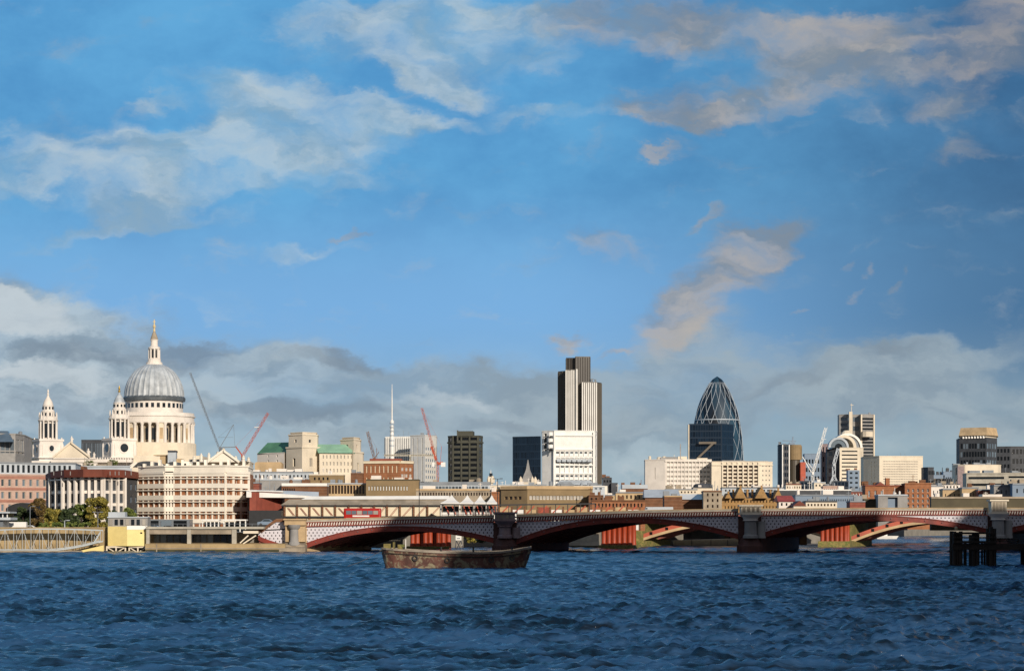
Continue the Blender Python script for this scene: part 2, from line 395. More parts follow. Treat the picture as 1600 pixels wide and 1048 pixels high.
mk('black_metal', '#1c1d20', .5, .2, 1); mk('grey_metal', '#6a7076', .45, .1, .5); mk('red_metal', '#a44222', .5, .12, .5); mk('bridge_red', '#762311', .55, .25, .5, stain=.55); mk('bridge_dark', '#74362a', .6, .2, .5, stain=.4)
mk('gold', '#c9a44a', .35, .1, 1, metal=.8, stain=0); mk('yellow_paint', '#dfca84', .6, .05, .5, stain=.1); mk('timber_dark', '#2a2018', .85, .3, .8, stain=.5); mk('timber', '#7d6446', .85, .2, .5)
mk('maroon_stone', '#4c2c26', .7, .2, .6, stain=.4); mk('algae', '#3c3c26', .8, .3, .8, stain=.5); mk('dull_red', '#8c4636', .8, .14, .4, stain=.3); mk('granite_pink', '#7d6a6a', .4, .18, .8, stain=.3); mk('asphalt', '#3c3c3e', .9, .15, .5); mk('paving', '#7f7a70', .9, .12, .3)
mk('dark_slab', '#3a4038', .6, .12, .1); mk('navy_slab', '#1c2c3c', .35, .15, .1); mk('blue_grey', '#6f8194', .6, .1, .1)
glass('glass_dark', '#20262b', .15); glass('glass_brown', '#3d2c22', .2); glass('glass_grey', '#566068', .15); glass('glass_blue', '#1f3e5c', .08); glass('glass_pale', '#9a948a', .3, .15); glass('glass_navy', '#0f1d2b', .1)
glass('glass_black', '#0c0f12', .2)
# ------------------------------------------------------------------ river
wm = bpy.data.materials.new('river_water'); wm.use_nodes = True; t = NT(wm.node_tree)
bs = t.new('ShaderNodeBsdfPrincipled'); out = t.new('ShaderNodeOutputMaterial'); t.l.new(bs.outputs[0], out.inputs[0])
O = t.new('ShaderNodeTexCoord').outputs['Object']
nb = t.noise(t.mapg(O, scl=(.03, .05, 1)), 1, 3, .5)
ns = t.noise(t.mapg(O, scl=(.42, 1.0, 1)), .62, 4, .6, .8)
t.l.new(t.mix(t.mr(t.m('ADD', t.m('MULTIPLY', nb, .5), t.m('MULTIPLY', ns, .7)), .5, .7), (.004, .009, .017), (.025, .068, .146)), bs.inputs['Base Color'])  # wave highlights and dark troughs painted into the water's base colour
bs.inputs['Roughness'].default_value = .2; bs.inputs['IOR'].default_value = 1.333
h1 = t.noise(t.mapg(O, scl=(.55, .8, 1)), .62, 3, .5, .6)
h2 = t.noise(t.mapg(O, rot=(0, 0, .4), scl=(.8, 1.2, 1)), 1.7, 4, .62, .8)
b1 = t.new('ShaderNodeBump'); b1.inputs['Strength'].default_value = 1.0; b1.inputs['Distance'].default_value = WAVE1
t.l.new(h1, b1.inputs['Height'])
b2 = t.new('ShaderNodeBump'); b2.inputs['Strength'].default_value = 1.0; b2.inputs['Distance'].default_value = WAVE2
t.l.new(h2, b2.inputs['Height']); t.l.new(b1.outputs[0], b2.inputs['Normal']); t.l.new(b2.outputs[0], bs.inputs['Normal'])
import numpy as np
def river():
    # real swell: a sum of short crested waves; fine near the eye, coarser far off, flat beyond
    rs = np.random.RandomState(5); comps = []
    for k in range(44):
        lam = .6*(1.062**k)
        th = rs.normal(math.radians(94), .55); amp = .027*lam**.55*(1 if lam < 3.5 else .4)
        comps.append((2*math.pi/lam*math.cos(th), 2*math.pi/lam*math.sin(th), rs.uniform(0, 6.28), amp))
    ys = [78.0]
    while ys[-1] < 1050: ys.append(ys[-1]+max(.24, .24*(ys[-1]/110)**1.3))
    NX = 760; vs = []; rows = len(ys)
    tx = np.linspace(-.29, .29, NX)
    V = np.zeros((rows, NX, 3))
    for i, y in enumerate(ys):
        x = tx*y; z = np.zeros(NX); dx = x[1]-x[0]; dy = max(.24, .24*(y/110)**1.3)
        for kx, ky, ph, a in comps:
            l = 6.283/math.hypot(kx, ky)
            if l < 2.2*max(dx, dy*.5): continue
            q = np.sin(kx*x+ky*y+ph); z += a*(q-.10*np.cos(2*(kx*x+ky*y+ph)))
        env = 1+.45*np.sin(x*.05+y*.021+1)*np.sin(y*.037-x*.018)
        z *= env*min(1, max(0, (1050-y)/200)); V[i, :, 0] = x; V[i, :, 1] = y; V[i, :, 2] = z
    me = bpy.data.meshes.new('river'); idx = np.arange(rows*NX).reshape(rows, NX)
    q = np.stack([idx[:-1, :-1], idx[:-1, 1:], idx[1:, 1:], idx[1:, :-1]], -1).reshape(-1, 4)
    vv = V.reshape(-1, 3).tolist(); fc = q.tolist()
    # flat skirt out to the far distance
    A = [tuple(V[0, 0]), tuple(V[0, -1]), tuple(V[-1, -1]), tuple(V[-1, 0])]
    b = len(vv)
    vv += [(-3000, -600, 0), (3000, -600, 0), (3000, 6000, 0), (-3000, 6000, 0)]
    c0, c1, c2, c3 = 0, NX-1, rows*NX-1, (rows-1)*NX
    fc += [[b, b+1, c1, c0], [b+1, b+2, c2, c1], [b+2, b+3, c3, c2], [b+3, b, c0, c3]]
    me.from_pydata(vv, [], fc); me.materials.append(wm)
    for p in me.polygons: p.use_smooth = True
    o = bpy.data.objects.new('river', me); C.objects.link(o); o['kind'] = 'structure'; return o
river()
# ------------------------------------------------------------------ land
bank = [(-900, 503), (-48, 503), (-38, 585), (20, 585), (50, 645), (108, 720), (168, 1030), (400, 1500), (1500, 1900), (5000, 2200), (5000, 9000), (-5000, 9000), (-5000, 503)]
b = MB(); b.prism(bank, -4, GZ); b.build('ground', M['paving'])['kind'] = 'structure'
b = MB(); b.prism([(40, 6), (66, 235), (77, 300), (92, 345), (145, 505), (170, 640), (320, 1000), (1600, 1500), (1600, -700), (-400, -700), (-400, 4)], -4, 4.5); b.build('south_bank', M['paving'])['kind'] = 'structure'
# ------------------------------------------------------------------ the cathedral
def cathedral():
    Y = 1150.0; k = px1(Y); cx = X(241, Y)
    root = thing('cathedral', 'large pale stone domed church with twin west towers rising over the roofs', 'cathedral', (cx, Y, GZ))
    S, L = M['stone_white'], M['lead']
    cy = Y+22
    zz = lambda py: CH+(HY-py)/F*cy
    kk = cy/F; cx = (241-800)/F*cy
    # dome, ribbed
    dome = MB(); prof = []
    for i in range(19):
        a = i/18*1.36; prof.append((45.5*kk*math.cos(a)**.92, zz(622)+(zz(569)-zz(622))*math.sin(a)/math.sin(1.36)))
    n = 96; bq = len(dome.v)
    for r, z in prof:
        for i in range(n):
            a = 2*math.pi*i/n; rr = r*(1.0+(.032 if i % 3 == 0 else 0)); dome.v.append((cx+rr*math.cos(a), cy+rr*math.sin(a), z))
    for q in range(len(prof)-1):
        for i in range(n):
            j = (i+1) % n; dome.f.append((bq+q*n+i, bq+q*n+j, bq+(q+1)*n+j, bq+(q+1)*n+i)); dome.mi.append(0)
    dm = dome.build('dome', L, root)
    b = MB(); b.lathe(cx, cy, [(48*kk, zz(627)), (48.5*kk, zz(622)), (46*kk, zz(619.5))], 48); b.build('dome_cornice', M['lead_dark'], root)
    b = MB(); b.lathe(cx, cy, [(44.5*kk, zz(650)), (44.5*kk, zz(627)), (46.4*kk, zz(626.9)), (46.4*kk, zz(625))], 64)
    dr = b.build('upper_drum', S, root)
    for i in range(32):
        a = 2*math.pi*(i+.5)/32; r = 44.5*kk
        if math.sin(a) > .2: continue
        b = MB(); p = Vector((cx+r*math.cos(a), cy+r*math.sin(a), 0)); b.box(p.x-.2, p.x+.12, p.y-.75, p.y+.75, zz(638), zz(631), rot=a, org=(p.x, p.y)); b.build('window', M['glass_dark'], dr)
    # balustraded gallery over the colonnade
    b = MB(); b.lathe(cx, cy, [(60*kk, zz(663)), (63.2*kk, zz(662)), (63.2*kk, zz(659)), (62*kk, zz(658)), (62*kk, zz(652.5)), (64*kk, zz(652)), (64*kk, zz(650.5)), (62*kk, zz(650)), (62*kk, zz(646)), (61*kk, zz(646)), (60*kk, zz(649)), (44*kk, zz(649))], 64); b.build('gallery', S, root)
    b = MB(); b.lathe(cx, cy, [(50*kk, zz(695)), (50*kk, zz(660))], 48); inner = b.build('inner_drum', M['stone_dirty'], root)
    b = MB(); b.lathe(cx, cy, [(65*kk, GZ), (65*kk, zz(694)), (63.5*kk, zz(692.5))], 48); b.build('drum_base', M['stone_cream'], root)
    for i in range(32):
        a = 2*math.pi*i/32+.04; r = 60.3*kk; x, y = cx+r*math.cos(a), cy+r*math.sin(a)
        b = MB(); b.lathe(x, y, [(1.15, zz(693.5)), (.9, zz(692)), (.85, zz(690)), (.72, zz(665.5)), (1.1, zz(663.5)), (1.15, zz(662))], 10); b.build('column', S, root, smooth=True)
    for i in range(0, 32, 4):                     # every fourth bay is filled, with a niche
        a = 2*math.pi*(i+1.5)/32+.04; r = 56*kk; p = (cx+r*math.cos(a), cy+r*math.sin(a))
        b = MB(); b.box(p[0]-1.4, p[0]+1.4, p[1]-1.85, p[1]+1.85, zz(693), zz(662), rot=a, org=p); nb_ = b.build('bay_wall', M['stone_cream'], root)
        if math.sin(a) < .1:
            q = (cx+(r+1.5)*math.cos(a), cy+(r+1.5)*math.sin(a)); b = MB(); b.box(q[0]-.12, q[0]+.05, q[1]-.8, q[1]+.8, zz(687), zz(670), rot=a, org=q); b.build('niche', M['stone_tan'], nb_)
    for i in range(32):
        a = 2*math.pi*(i+.5)/32+.04
        if math.sin(a) > .1 or i % 4 == 1: continue
        q = (cx+50.2*kk*math.cos(a), cy+50.2*kk*math.sin(a)); b = MB(); b.box(q[0]-.1, q[0]+.15, q[1]-.9, q[1]+.9, zz(688), zz(670), rot=a, org=q); b.build('window', M['glass_dark'], inner)
    # lantern
    b = MB()
    b.lathe(cx, cy, [(13*kk, zz(574)), (13.6*kk, zz(572)), (13.6*kk, zz(569)), (12.6*kk, zz(568.5)), (12.6*kk, zz(566)), (10.4*kk, zz(565.8)), (10.2*kk, zz(561)), (8*kk, zz(560))], 16)
    b.lathe(cx, cy, [(6.2*kk, zz(561)), (6.2*kk, zz(545))], 8)
    b.lathe(cx, cy, [(9.2*kk, zz(545.5)), (9.4*kk, zz(543)), (6.4*kk, zz(541)), (5.6*kk, zz(540)), (5.4*kk, zz(532)), (6.4*kk, zz(531.6)), (6.4*kk, zz(530.5))], 16)
    lt = b.build('lantern', S, root)
    for i in range(8):
        a = 2*math.pi*i/8+.2; x, y = cx+7.9*kk*math.cos(a), cy+7.9*kk*math.sin(a); b = MB(); b.lathe(x, y, [(.5, zz(561)), (.42, zz(545))], 8); b.build('lantern_column', S, lt)
    for i in range(8):
        a = 2*math.pi*(i+.5)/8+.2
        q = (cx+6.2*kk*math.cos(a), cy+6.2*kk*math.sin(a)); b = MB(); b.box(q[0]-.1, q[0]+.1, q[1]-.45, q[1]+.45, zz(559), zz(547), rot=a, org=q); b.build('opening', M['glass_dark'], lt)
    b = MB(); b.lathe(cx, cy, [(6*kk, zz(530.8)), (5.2*kk, zz(527)), (3.4*kk, zz(522)), (1.8*kk, zz(518))], 16); b.build('lantern_roof', M['stone_dirty'], root, smooth=True)
    b = MB(); b.lathe(cx, cy, [(1.6*kk, zz(519)), (1.8*kk, zz(516)), (1.2*kk, zz(513)), (2.3*kk, zz(511)), (2.3*kk, zz(509)), (1*kk, zz(507)), (.7*kk, zz(499))], 10)
    b.bar((cx-2.1*kk, cy, zz(502.5)), (cx+2.1*kk, cy, zz(502.5)), .35); b.build('cross_finial', mk('pale_gilt', '#cdb98a', .5, .1, 1), root)
    # west towers
    def tower(tx, top, w0, s, rot, seed):
        Yt = Y-10; c_ = Yt/F; x = (tx-800)/F*Yt; z = lambda py: CH+(HY-py)/F*Yt
        T = MB(); y = Yt+8
        P_ = lambda f: z(top+f*(717-top))
        sq = lambda r, z0, z1, n=4, off=R(45): T.lathe(x, y, [(r*(1.414 if n == 4 else 1), z0), (r*(1.414 if n == 4 else 1), z1)], n, rot+off)
        # square clock stage, with stepped corners
        sq(22*c_*s, GZ, P_(1.0)); sq(23.4*c_*s, P_(.985), P_(.965)); sq(20.0*c_*s, P_(.965), P_(.73)); sq(21.6*c_*s, P_(.745), P_(.715))
        for k in range(4):
            a = rot+R(45)+k*math.pi/2; qx, qy = x+26*c_*s*math.cos(a), y+26*c_*s*math.sin(a)
            T.lathe(qx, qy, [(3.4*c_, P_(.965)), (3.4*c_, P_(.80)), (2.0*c_, P_(.77)), (1.5*c_, P_(.72)), (.6*c_, P_(.69))], 8)
        tw = T.build('west_tower', S, root)
        for k in range(4):
            a = rot+k*math.pi/2; d = Vector((math.cos(a), math.sin(a), 0)); e = Vector((-d.y, d.x, 0)); o = Vector((x, y, 0))+d*20.1*c_*s
            rr = (6.6 if w0 else 3.6)*c_
            for (rad, out_, mt, nm) in ((rr*1.35, .25, S, 'clock_surround'), (rr, .45, M['glass_dark'], 'round_opening')):
                cz = P_(.845); b = MB(); ring = [o+e*(rad*math.cos(2*math.pi*i/20))+Vector((0, 0, cz+rad*math.sin(2*math.pi*i/20)*(1 if w0 else 1.25))) for i in range(20)]
                b.poly([p+d*out_ for p in ring])
                for i in range(20): b.poly([ring[i], ring[(i+1) % 20], ring[(i+1) % 20]+d*out_, ring[i]+d*out_])
                b.build(nm, mt, tw)
        # belfry with free columns
        b = MB(); b.lathe(x, y, [(11.0*c_*s, P_(.72)), (11.0*c_*s, P_(.45))], 12, rot); bf = b.build('belfry', S, root)
        for k in range(12):
            a = rot+2*math.pi*(k+.5)/12; r = (15.6 if k % 3 == 1 else 14.6)*c_*s
            b = MB(); b.lathe(x+r*math.cos(a), y+r*math.sin(a), [(1.7*c_, P_(.725)), (1.5*c_, P_(.70)), (1.25*c_, P_(.475)), (1.8*c_, P_(.45))], 8); b.build('belfry_column', S, bf)
            a = rot+2*math.pi*k/12; q = (x+11.0*c_*s*math.cos(a), y+11.0*c_*s*math.sin(a))
            if math.sin(a) < .3: b = MB(); b.box(q[0]-.3, q[0]+.25, q[1]-.75, q[1]+.75, P_(.69), P_(.49), rot=a, org=q); b.build('louvre', M['glass_dark'], bf)
        b = MB(); b.lathe(x, y, [(17*c_*s, P_(.455)), (17.4*c_*s, P_(.44)), (15.5*c_*s, P_(.43)), (15*c_*s, P_(.40)), (12*c_*s, P_(.385))], 16, rot)
        b.lathe(x, y, [(11.2*c_*s, P_(.39)), (11*c_*s, P_(.33)), (11.6*c_*s, P_(.32)), (9.4*c_*s, P_(.30)), (9*c_*s, P_(.245)), (9.8*c_*s, P_(.235)), (8.6*c_*s, P_(.225))], 16, rot)
        for k in range(8):
            a = rot+2*math.pi*(k+.5)/8; b.lathe(x+14.5*c_*s*math.cos(a), y+14.5*c_*s*math.sin(a), [(1.3*c_, P_(.43)), (1.3*c_, P_(.37)), (.5*c_, P_(.33))], 6)
        up = b.build('upper_stage', S, root)
        for k in range(10):
            a = rot+2*math.pi*k/10
            if math.sin(a) > .3: continue
            for (rr, z0, z1) in ((11.1, .385, .34), (9.2, .29, .255)):
                q = (x+rr*c_*s*math.cos(a), y+rr*c_*s*math.sin(a)); b = MB(); b.box(q[0]-.2, q[0]+.2, q[1]-.4, q[1]+.4, P_(z0), P_(z1), rot=a, org=q); b.build('opening', M['glass_dark'], up)
        b = MB(); b.lathe(x, y, [(8.8*c_*s, P_(.228)), (8.2*c_*s, P_(.20)), (6.4*c_*s, P_(.165)), (4.0*c_*s, P_(.135)), (2.2*c_*s, P_(.11)), (1.6*c_*s, P_(.09))], 16); b.build('tower_roof', M['lead'] if w0 else S, root, smooth=True)
        b = MB(); b.lathe(x, y, [(1.4*c_, P_(.095)), (2.0*c_, P_(.075)), (1.0*c_, P_(.055)), (1.6*c_, P_(.035)), (.8*c_, P_(.015)), (.3*c_, P_(0))], 8); b.build('pineapple_finial', M['gold'] if w0 else S, root)
    tower(70, 606, 0, .92, R(-62), 1); tower(182, 601, 1, .98, R(-58), 2)
    # nave front between the towers: wall, entablature, pediment, statues
    Yn = Y-22; z = lambda py: CH+(HY-py)/F*Yn; x = lambda p: (p-800)/F*Yn
    b = MB(); b.box(x(84), x(152), Yn, Yn+30, GZ, z(722)); b.box(x(80), x(206), Yn-.8, Yn+28, z(722), z(717)); b.box(x(38), x(84), Yn+6, Yn+30, GZ, z(719)); b.box(x(150), x(208), Yn+4, Yn+34, GZ, z(722.01))
    b.prism([(x(83), Yn-1.5), (x(150), Yn-1.5), (x(150), Yn+2), (x(83), Yn+2)], z(717), z(715))
    nw = b.build('nave_wall', S, root)
    for q in (96, 114): bb = MB(); bb.box(x(q-3), x(q+3), Yn-.3, Yn+.1, z(728), z(724.5)); bb.build('window', M['glass_dark'], nw)
    b = MB()
    a_, p_, c2 = Vector((x(84), Yn-1.6, z(715))), Vector((x(112), Yn-1.6, z(692))), Vector((x(142), Yn-1.6, z(715)))
    b.slab([a_, c2], [p_, p_+Vector((.01, 0, 0))], (0, 3, 0))
    for q0, q1 in ((a_, p_), (p_, c2)): b.bar(q0+Vector((0, -.4, .3)), q1+Vector((0, -.4, .3)), 1.4, .8)
    b.build('pediment', M['stone_cream'], root)
    def statue(px, py0, py1):
        b = MB(); xx, z0, z1 = x(px), z(py0), z(py1); h = z1-z0
        b.lathe(xx, Yn, [(h*.20, z0), (h*.2, z0+h*.12), (h*.13, z0+h*.15), (h*.19, z0+h*.3), (h*.15, z0+h*.5), (h*.2, z0+h*.72), (h*.07, z0+h*.8), (h*.09, z0+h*.9), (h*.03, z1)], 8); b.bar((xx, Yn, z0+h*.7), (xx+h*.28, Yn-h*.05, z0+h*.55), h*.08)
        b.build('statue', S, root, smooth=True)
    statue(112, 693, 681); statue(138, 715, 700); statue(147, 716, 706); statue(93, 714, 707)
    b = MB()
    for q in range(84, 206, 4): b.box(x(q), x(q+1.4), Yn-.7, Yn+.1, z(717), z(714.2))
    b.build('balustrade', S, root)
    # choir and transept roofs behind and right of the drum
    b = MB(); b.box(x(206), x(310), Yn+6, Yn+75, GZ, z(711)); b.box(x(225), x(318), Yn+2, Yn+20, GZ, z(719)); b.build('transept', M['stone_cream'], root)
    b = MB(); b.prism([(x(86), Yn+2), (x(150), Yn+2), (x(170), Yn+60), (x(96), Yn+60)], z(716), z(715.5), top=[(x(112), Yn+2), (x(114), Yn+2), (x(138), Yn+60), (x(136), Yn+60)])
    b.build('nave_roof', M['lead'], root)
cathedral()
mk('concrete_dim', '#6c6459', .9, .1, .3); mk('tower_charcoal', '#46463c', .8, .12, .1)
# ------------------------------------------------------------------ far skyline
def bl(name, label, cat, pts, top, **kw):
    Yr = pts[0][1]; return Bldg(name, label, cat, pts, Z(top, Yr), **kw)
W_ = M['white_paint']; GD, GB, GG, GN, GP, GR, GK = (M['glass_'+q] for q in ('dark', 'blue', 'grey', 'navy', 'pale', 'brown', 'black'))
# far left glass offices
q = bl('office_building', 'grey glazed office block left of the north west church tower', 'building', [(-30, 1000), (24, 1005), (38, 1020)], 678, wall=M['stone_grey'], depth=40); q.face(0, 7, 4, .84, .6, .3, g=GG); q.face(1, 2, 4, .8, .6, g=GG); q.band(q.z1-7.5, .6).clutter(4, 2, seed=4).done()
b_ = MB(); Y0 = 998
b_.prism([(X(-30, Y0), Y0-.2), (X(22, Y0), Y0-.2), (X(12, Y0), Y0+10), (X(-30, Y0), Y0+10)], Z(690, Y0), Z(672, Y0), top=[(X(-30, Y0), Y0+7), (X(6, Y0), Y0+7), (X(6, Y0), Y0+10), (X(-30, Y0), Y0+10)]); b_.build('sloping_glass_roof', GG, q.root)
q = bl('office_building', 'dark ribbed metal office block seen over the cathedral nave', 'building', [(127, 1350), (160, 1350)], 688, wall=M['roof_dark'], depth=40); q.face(0, 11, 1, .6, .94, .25, g=GG); q.done()
q = bl('office_building', 'dark green glass block close left of the north west church tower', 'building', [(30, 1400), (62, 1400)], 686, wall=M['dark_slab'], depth=40); q.face(0, 6, 5, .7, .6, .25, g=GG); q.done()
# long stone telephone building with green roofs
Yf = 900
tl = thing('stone_block', 'long cream stone block with two square towers and green roofs', 'building', (X(500, Yf), Yf, GZ))
def sub(root, pts, z0, z1, wall, nm='wall', depth=16, faces=(), over=.3, cap=.5, roof=None):
    """a wing of a bigger building, window openings included"""
    B = Bldg.__new__(Bldg); B.p = [Vector((X(a, c_), c_, 0)) for a, c_ in pts]; B.z0, B.z1 = z0, z1; B.wall = wall; B.root = root; B.w = MB(); B.win = []; B.depth = depth; B.trim = MB(); B.sk = set(); B.cap = cap; B.capb = MB()
    if cap: B.capb.prism(B.plan(over), z1, z1+cap)
    B.roofm = roof or wall
    for f_ in faces: B.face(**f_)
    B.done(); return B
z9 = lambda py: Z(py, Yf)
sub(tl, [(402, 915), (444, 905), (453, 912)], GZ, z9(707), M['stone_white'], faces=[dict(i=0, c=2, r=2, w=.16, h=.4, ml=.25, mr=.1, zb=z9(723), g=GG)], cap=.3)
b = MB(); b.prism([(X(402, 914), 914), (X(453, 904), 904), (X(455, 912), 930), (X(406, 922), 935)], z9(706.8), z9(689), top=[(X(418, 918), 918), (X(453, 912), 912), (X(455, 912), 928), (X(418, 918), 928)]); b.build('green_roof', M['roof_green'], tl)
b = MB(); b.box(X(398, 890), X(440, 890), 890, 898, GZ, Z(723, 890)); b.box(X(399, 890), X(438, 890), 890.5, 897, Z(723, 890), Z(721.5, 890)); b.build('low_wing', M['stone_tan'], tl)
def sqtower(p0, pc, p1, top, c0=896):
    sub(tl, [(p0, c0+8), (pc, c0), (p1, c0+8)], GZ, z9(top+24), M['stone_cream'], depth=14, faces=[dict(i=0, c=1, r=1, w=.16, h=.8, zb=z9(top+54), zt=z9(top+38), g=GD, d=.8), dict(i=1, c=1, r=1, w=.18, h=.8, zb=z9(top+54), zt=z9(top+38), g=GP, d=.5)], cap=.6)
    sub(tl, [(p0+4, c0+7), (pc+.5, c0+.9), (p1-4, c0+7.4)], z9(top+24)+.6, z9(top+4), M['stone_cream'], depth=12, faces=[dict(i=0, c=1, r=1, w=.16, h=.26, g=GD), dict(i=1, c=1, r=1, w=.16, h=.26, g=GD)], cap=.5)
    sub(tl, [(p0+7, c0+8), (pc+.5, c0+2.2), (p1-6, c0+8)], z9(top+4)+.5, z9(top), M['stone_cream'], depth=10, cap=.3)
sqtower(447, 472, 500, 676)
sub(tl, [(499, 900), (553, 903)], GZ, z9(708), M['stone_cream'], faces=[dict(i=0, c=9, r=3, w=.34, h=.5, ml=.06, mr=.02, zb=z9(740), g=GP, d=.4)], depth=14)
b = MB(); b.prism([(X(497, 899), 899), (X(555, 902), 902), (X(555, 915), 915), (X(497, 913), 913)], z9(707.4), z9(693), top=[(X(492, 903), 906), (X(542, 905), 907), (X(542, 912), 912), (X(492, 912), 912)]); b.build('pale_green_roof', M['roof_palegreen'], tl)
sqtower(528, 552, 567, 683, 902)
# brick block with cream windows
q = bl('brick_block', 'red brick block with tall cream windows below the white mast', 'building', [(568, 850), (625, 845), (645, 852)], 722, wall=M['brick_orange'], depth=22); q.face(0, 8, 2, .34, .62, .25, zb=Z(760, 850), zt=Z(724, 850), g=M['cream_paint']); q.face(1, 3, 2, .55, .5, .2, zb=Z(748, 850), zt=Z(728, 850), g=GP, fr=W_, bars=(1, 1)); q.band(Z(724, 850), .9, .4).band(Z(716.6, 850)+2, 0.01, .01)
q.done(trim=M['cream_paint']); b = MB(); b.box(X(577, 850), X(627, 850), 852, 862, Z(721, 850), Z(716, 850)); b.build('attic', M['brick_red'], q.root)
# white slab towers
q = bl('white_tower', 'tall white ribbed tower with blue grey shaded flank', 'tower block', [(641, 1500), (664, 1490), (682, 1512)], 681, wall=M['white_paint'], depth=25); q.face(0, 3, 1, .18, .95, .5, g=GP); q.face(1, 5, 14, .6, .5, .2, g=M['blue_grey'], zt=Z(697, 1500)); q.clutter(3, 3, seed=2).done()
q = bl('white_tower', 'lower pale tower with upright grey stripes behind the white mast', 'tower block', [(602, 1560), (645, 1555)], 683, wall=M['white_paint'], depth=25); q.face(0, 12, 1, .45, .97, .6, g=M['roof_lightgrey']); q.pil(0, 12, .8, .5).clutter(3, 3, seed=9).done()
# dark tower
q = bl('dark_tower', 'dark olive office tower with notched top and pale upright strips', 'tower block', [(700, 1500), (707, 1494), (748, 1490), (754, 1500)], 682, wall=M['tower_charcoal'], depth=30); q.face(0, 1, 14, .7, .5, g=GN)
q.face(1, 3, 17, .86, .52, .5, g=GK); q.face(2, 1, 14, .7, .5, g=GN); q.pil(1, 3, 1.0, .5); q.band(q.z1-4.5, 1, .7); q.done()
b = MB(); b.prism([(X(714, 1495), 1492), (X(739, 1495), 1490), (X(741, 1495), 1505), (X(714, 1495), 1505)], q.z1, Z(674, 1500)); b.box(X(714, 1490), X(716, 1490), 1489, 1491, Z(690, 1500), Z(673, 1500)); b.build('top_storey', M['tower_charcoal'], q.root)
# dark navy block
q = bl('navy_tower', 'plain navy blue glass slab behind the small pyramid spire', 'tower block', [(801, 2000), (845, 1985)], 683, wall=M['navy_slab'], depth=40); q.face(0, 14, 12, .82, .8, .2, g=GN); q.done()
# pyramid roofed small tower
def spire(px, Yv, base, mid, top, hw, label, nm='church_spire', mat=None, lantern=True):
    k = px1(Yv); x = X(px, Yv); z = lambda p: Z(p, Yv); mat = mat or M['stone_grey']
    r = thing(nm, label, 'spire', (x, Yv, GZ))
    b = MB(); b.lathe(x, Yv, [(hw*k*1.35, GZ), (hw*k*1.35, z(base))], 4, R(30)); b.build('tower', M['stone_cream'], r)
    b = MB(); b.lathe(x, Yv, [(hw*k*1.15, z(base)), (hw*k*.35, z(mid)), (hw*k*.33, z(mid-1)), (hw*k*.05, z(top))], 8 if not lantern else 4, R(30)); b.build('spire', mat, r)
    for a in range(4):
        b = MB(); t_ = R(30+90*a); b.lathe(x+hw*k*1.2*math.cos(t_), Yv+hw*k*1.2*math.sin(t_), [(.9, z(base+2)), (.9, z(base-4)), (.1, z(base-9))], 6); b.build('pinnacle', M['stone_cream'], r)
    return r
spire(825, 1100, 753, 734, 718, 11, 'small grey stone pyramid spire in front of the navy slab', 'pyramid_spire')
r_ = spire(767, 1200, 752, 741, 733, 3.2, 'tiny white church steeple right of the dark olive tower', 'church_steeple', M['stone_white'])
b = MB(); b.lathe(X(767, 1200), 1200, [(.9, Z(744, 1200)), (.9, Z(739, 1200))], 8); b.build('bell_opening', GD, r_)
# white stepped high tech block
Yh = 1400; zh = lambda p: Z(p, Yh)
q = bl('white_office', 'white stepped office block with a blank upper wall before the tallest tower', 'building', [(847, 1396), (866, 1390), (929, 1392), (933, 1402)], 674, wall=M['white_paint'], depth=30)
q.face(0, 2, 1, .5, .9, .8, zb=zh(706), zt=zh(676), g=GD); q.face(2, 1, 9, .5, .3, .3, g=GG)
q.face(1, 8, 8, .78, .42, .7, ml=.02, mr=.06, zb=zh(762), zt=zh(704), g=GG, skip={(k, j) for k in range(8) for j in (3,)})
for p_ in (682, 704, 716, 728, 741): q.band(zh(p_), .8, .9, [1])
q.pil(1, 8, .5, .6, zh(760), zh(705)); q.pil(1, 1, 1.2, 1.3, zh(762), zh(676), 0, .02)
q.done()
b = MB()
for k in range(3): b.box(X(848, 1388), X(865, 1388), 1386, 1393, zh(703-9.5*k), zh(702-9.5*k))
for a in (848, 856, 864.5): b.box(X(a, 1388), X(a+.8, 1388), 1385.6, 1386.4, zh(706), zh(674))
b.build('balcony_frame', M['grey_metal'], q.root)
for k in range(3):
    b = MB(); b.lathe(X(860, 1385), 1385, [(4.2*px1(1385), zh(701-9.5*k)), (4.2*px1(1385), zh(695.5-9.5*k))], 12); b.build('round_pod', W_, q.root)
b = MB()
for a in range(870, 926, 8): b.box(X(a, 1388), X(a+6.6, 1388), 1387.6, 1390, zh(722), zh(717.5))
b.prism([(X(868, 1380), 1380), (X(930, 1380), 1380), (X(930, 1380), 1388), (X(868, 1380), 1388)], zh(758), zh(750.5), top=[(X(876, 1380), 1384), (X(922, 1380), 1384), (X(922, 1380), 1388), (X(876, 1380), 1388)])
b.build('stepped_terraces', M['roof_lightgrey'], q.root)
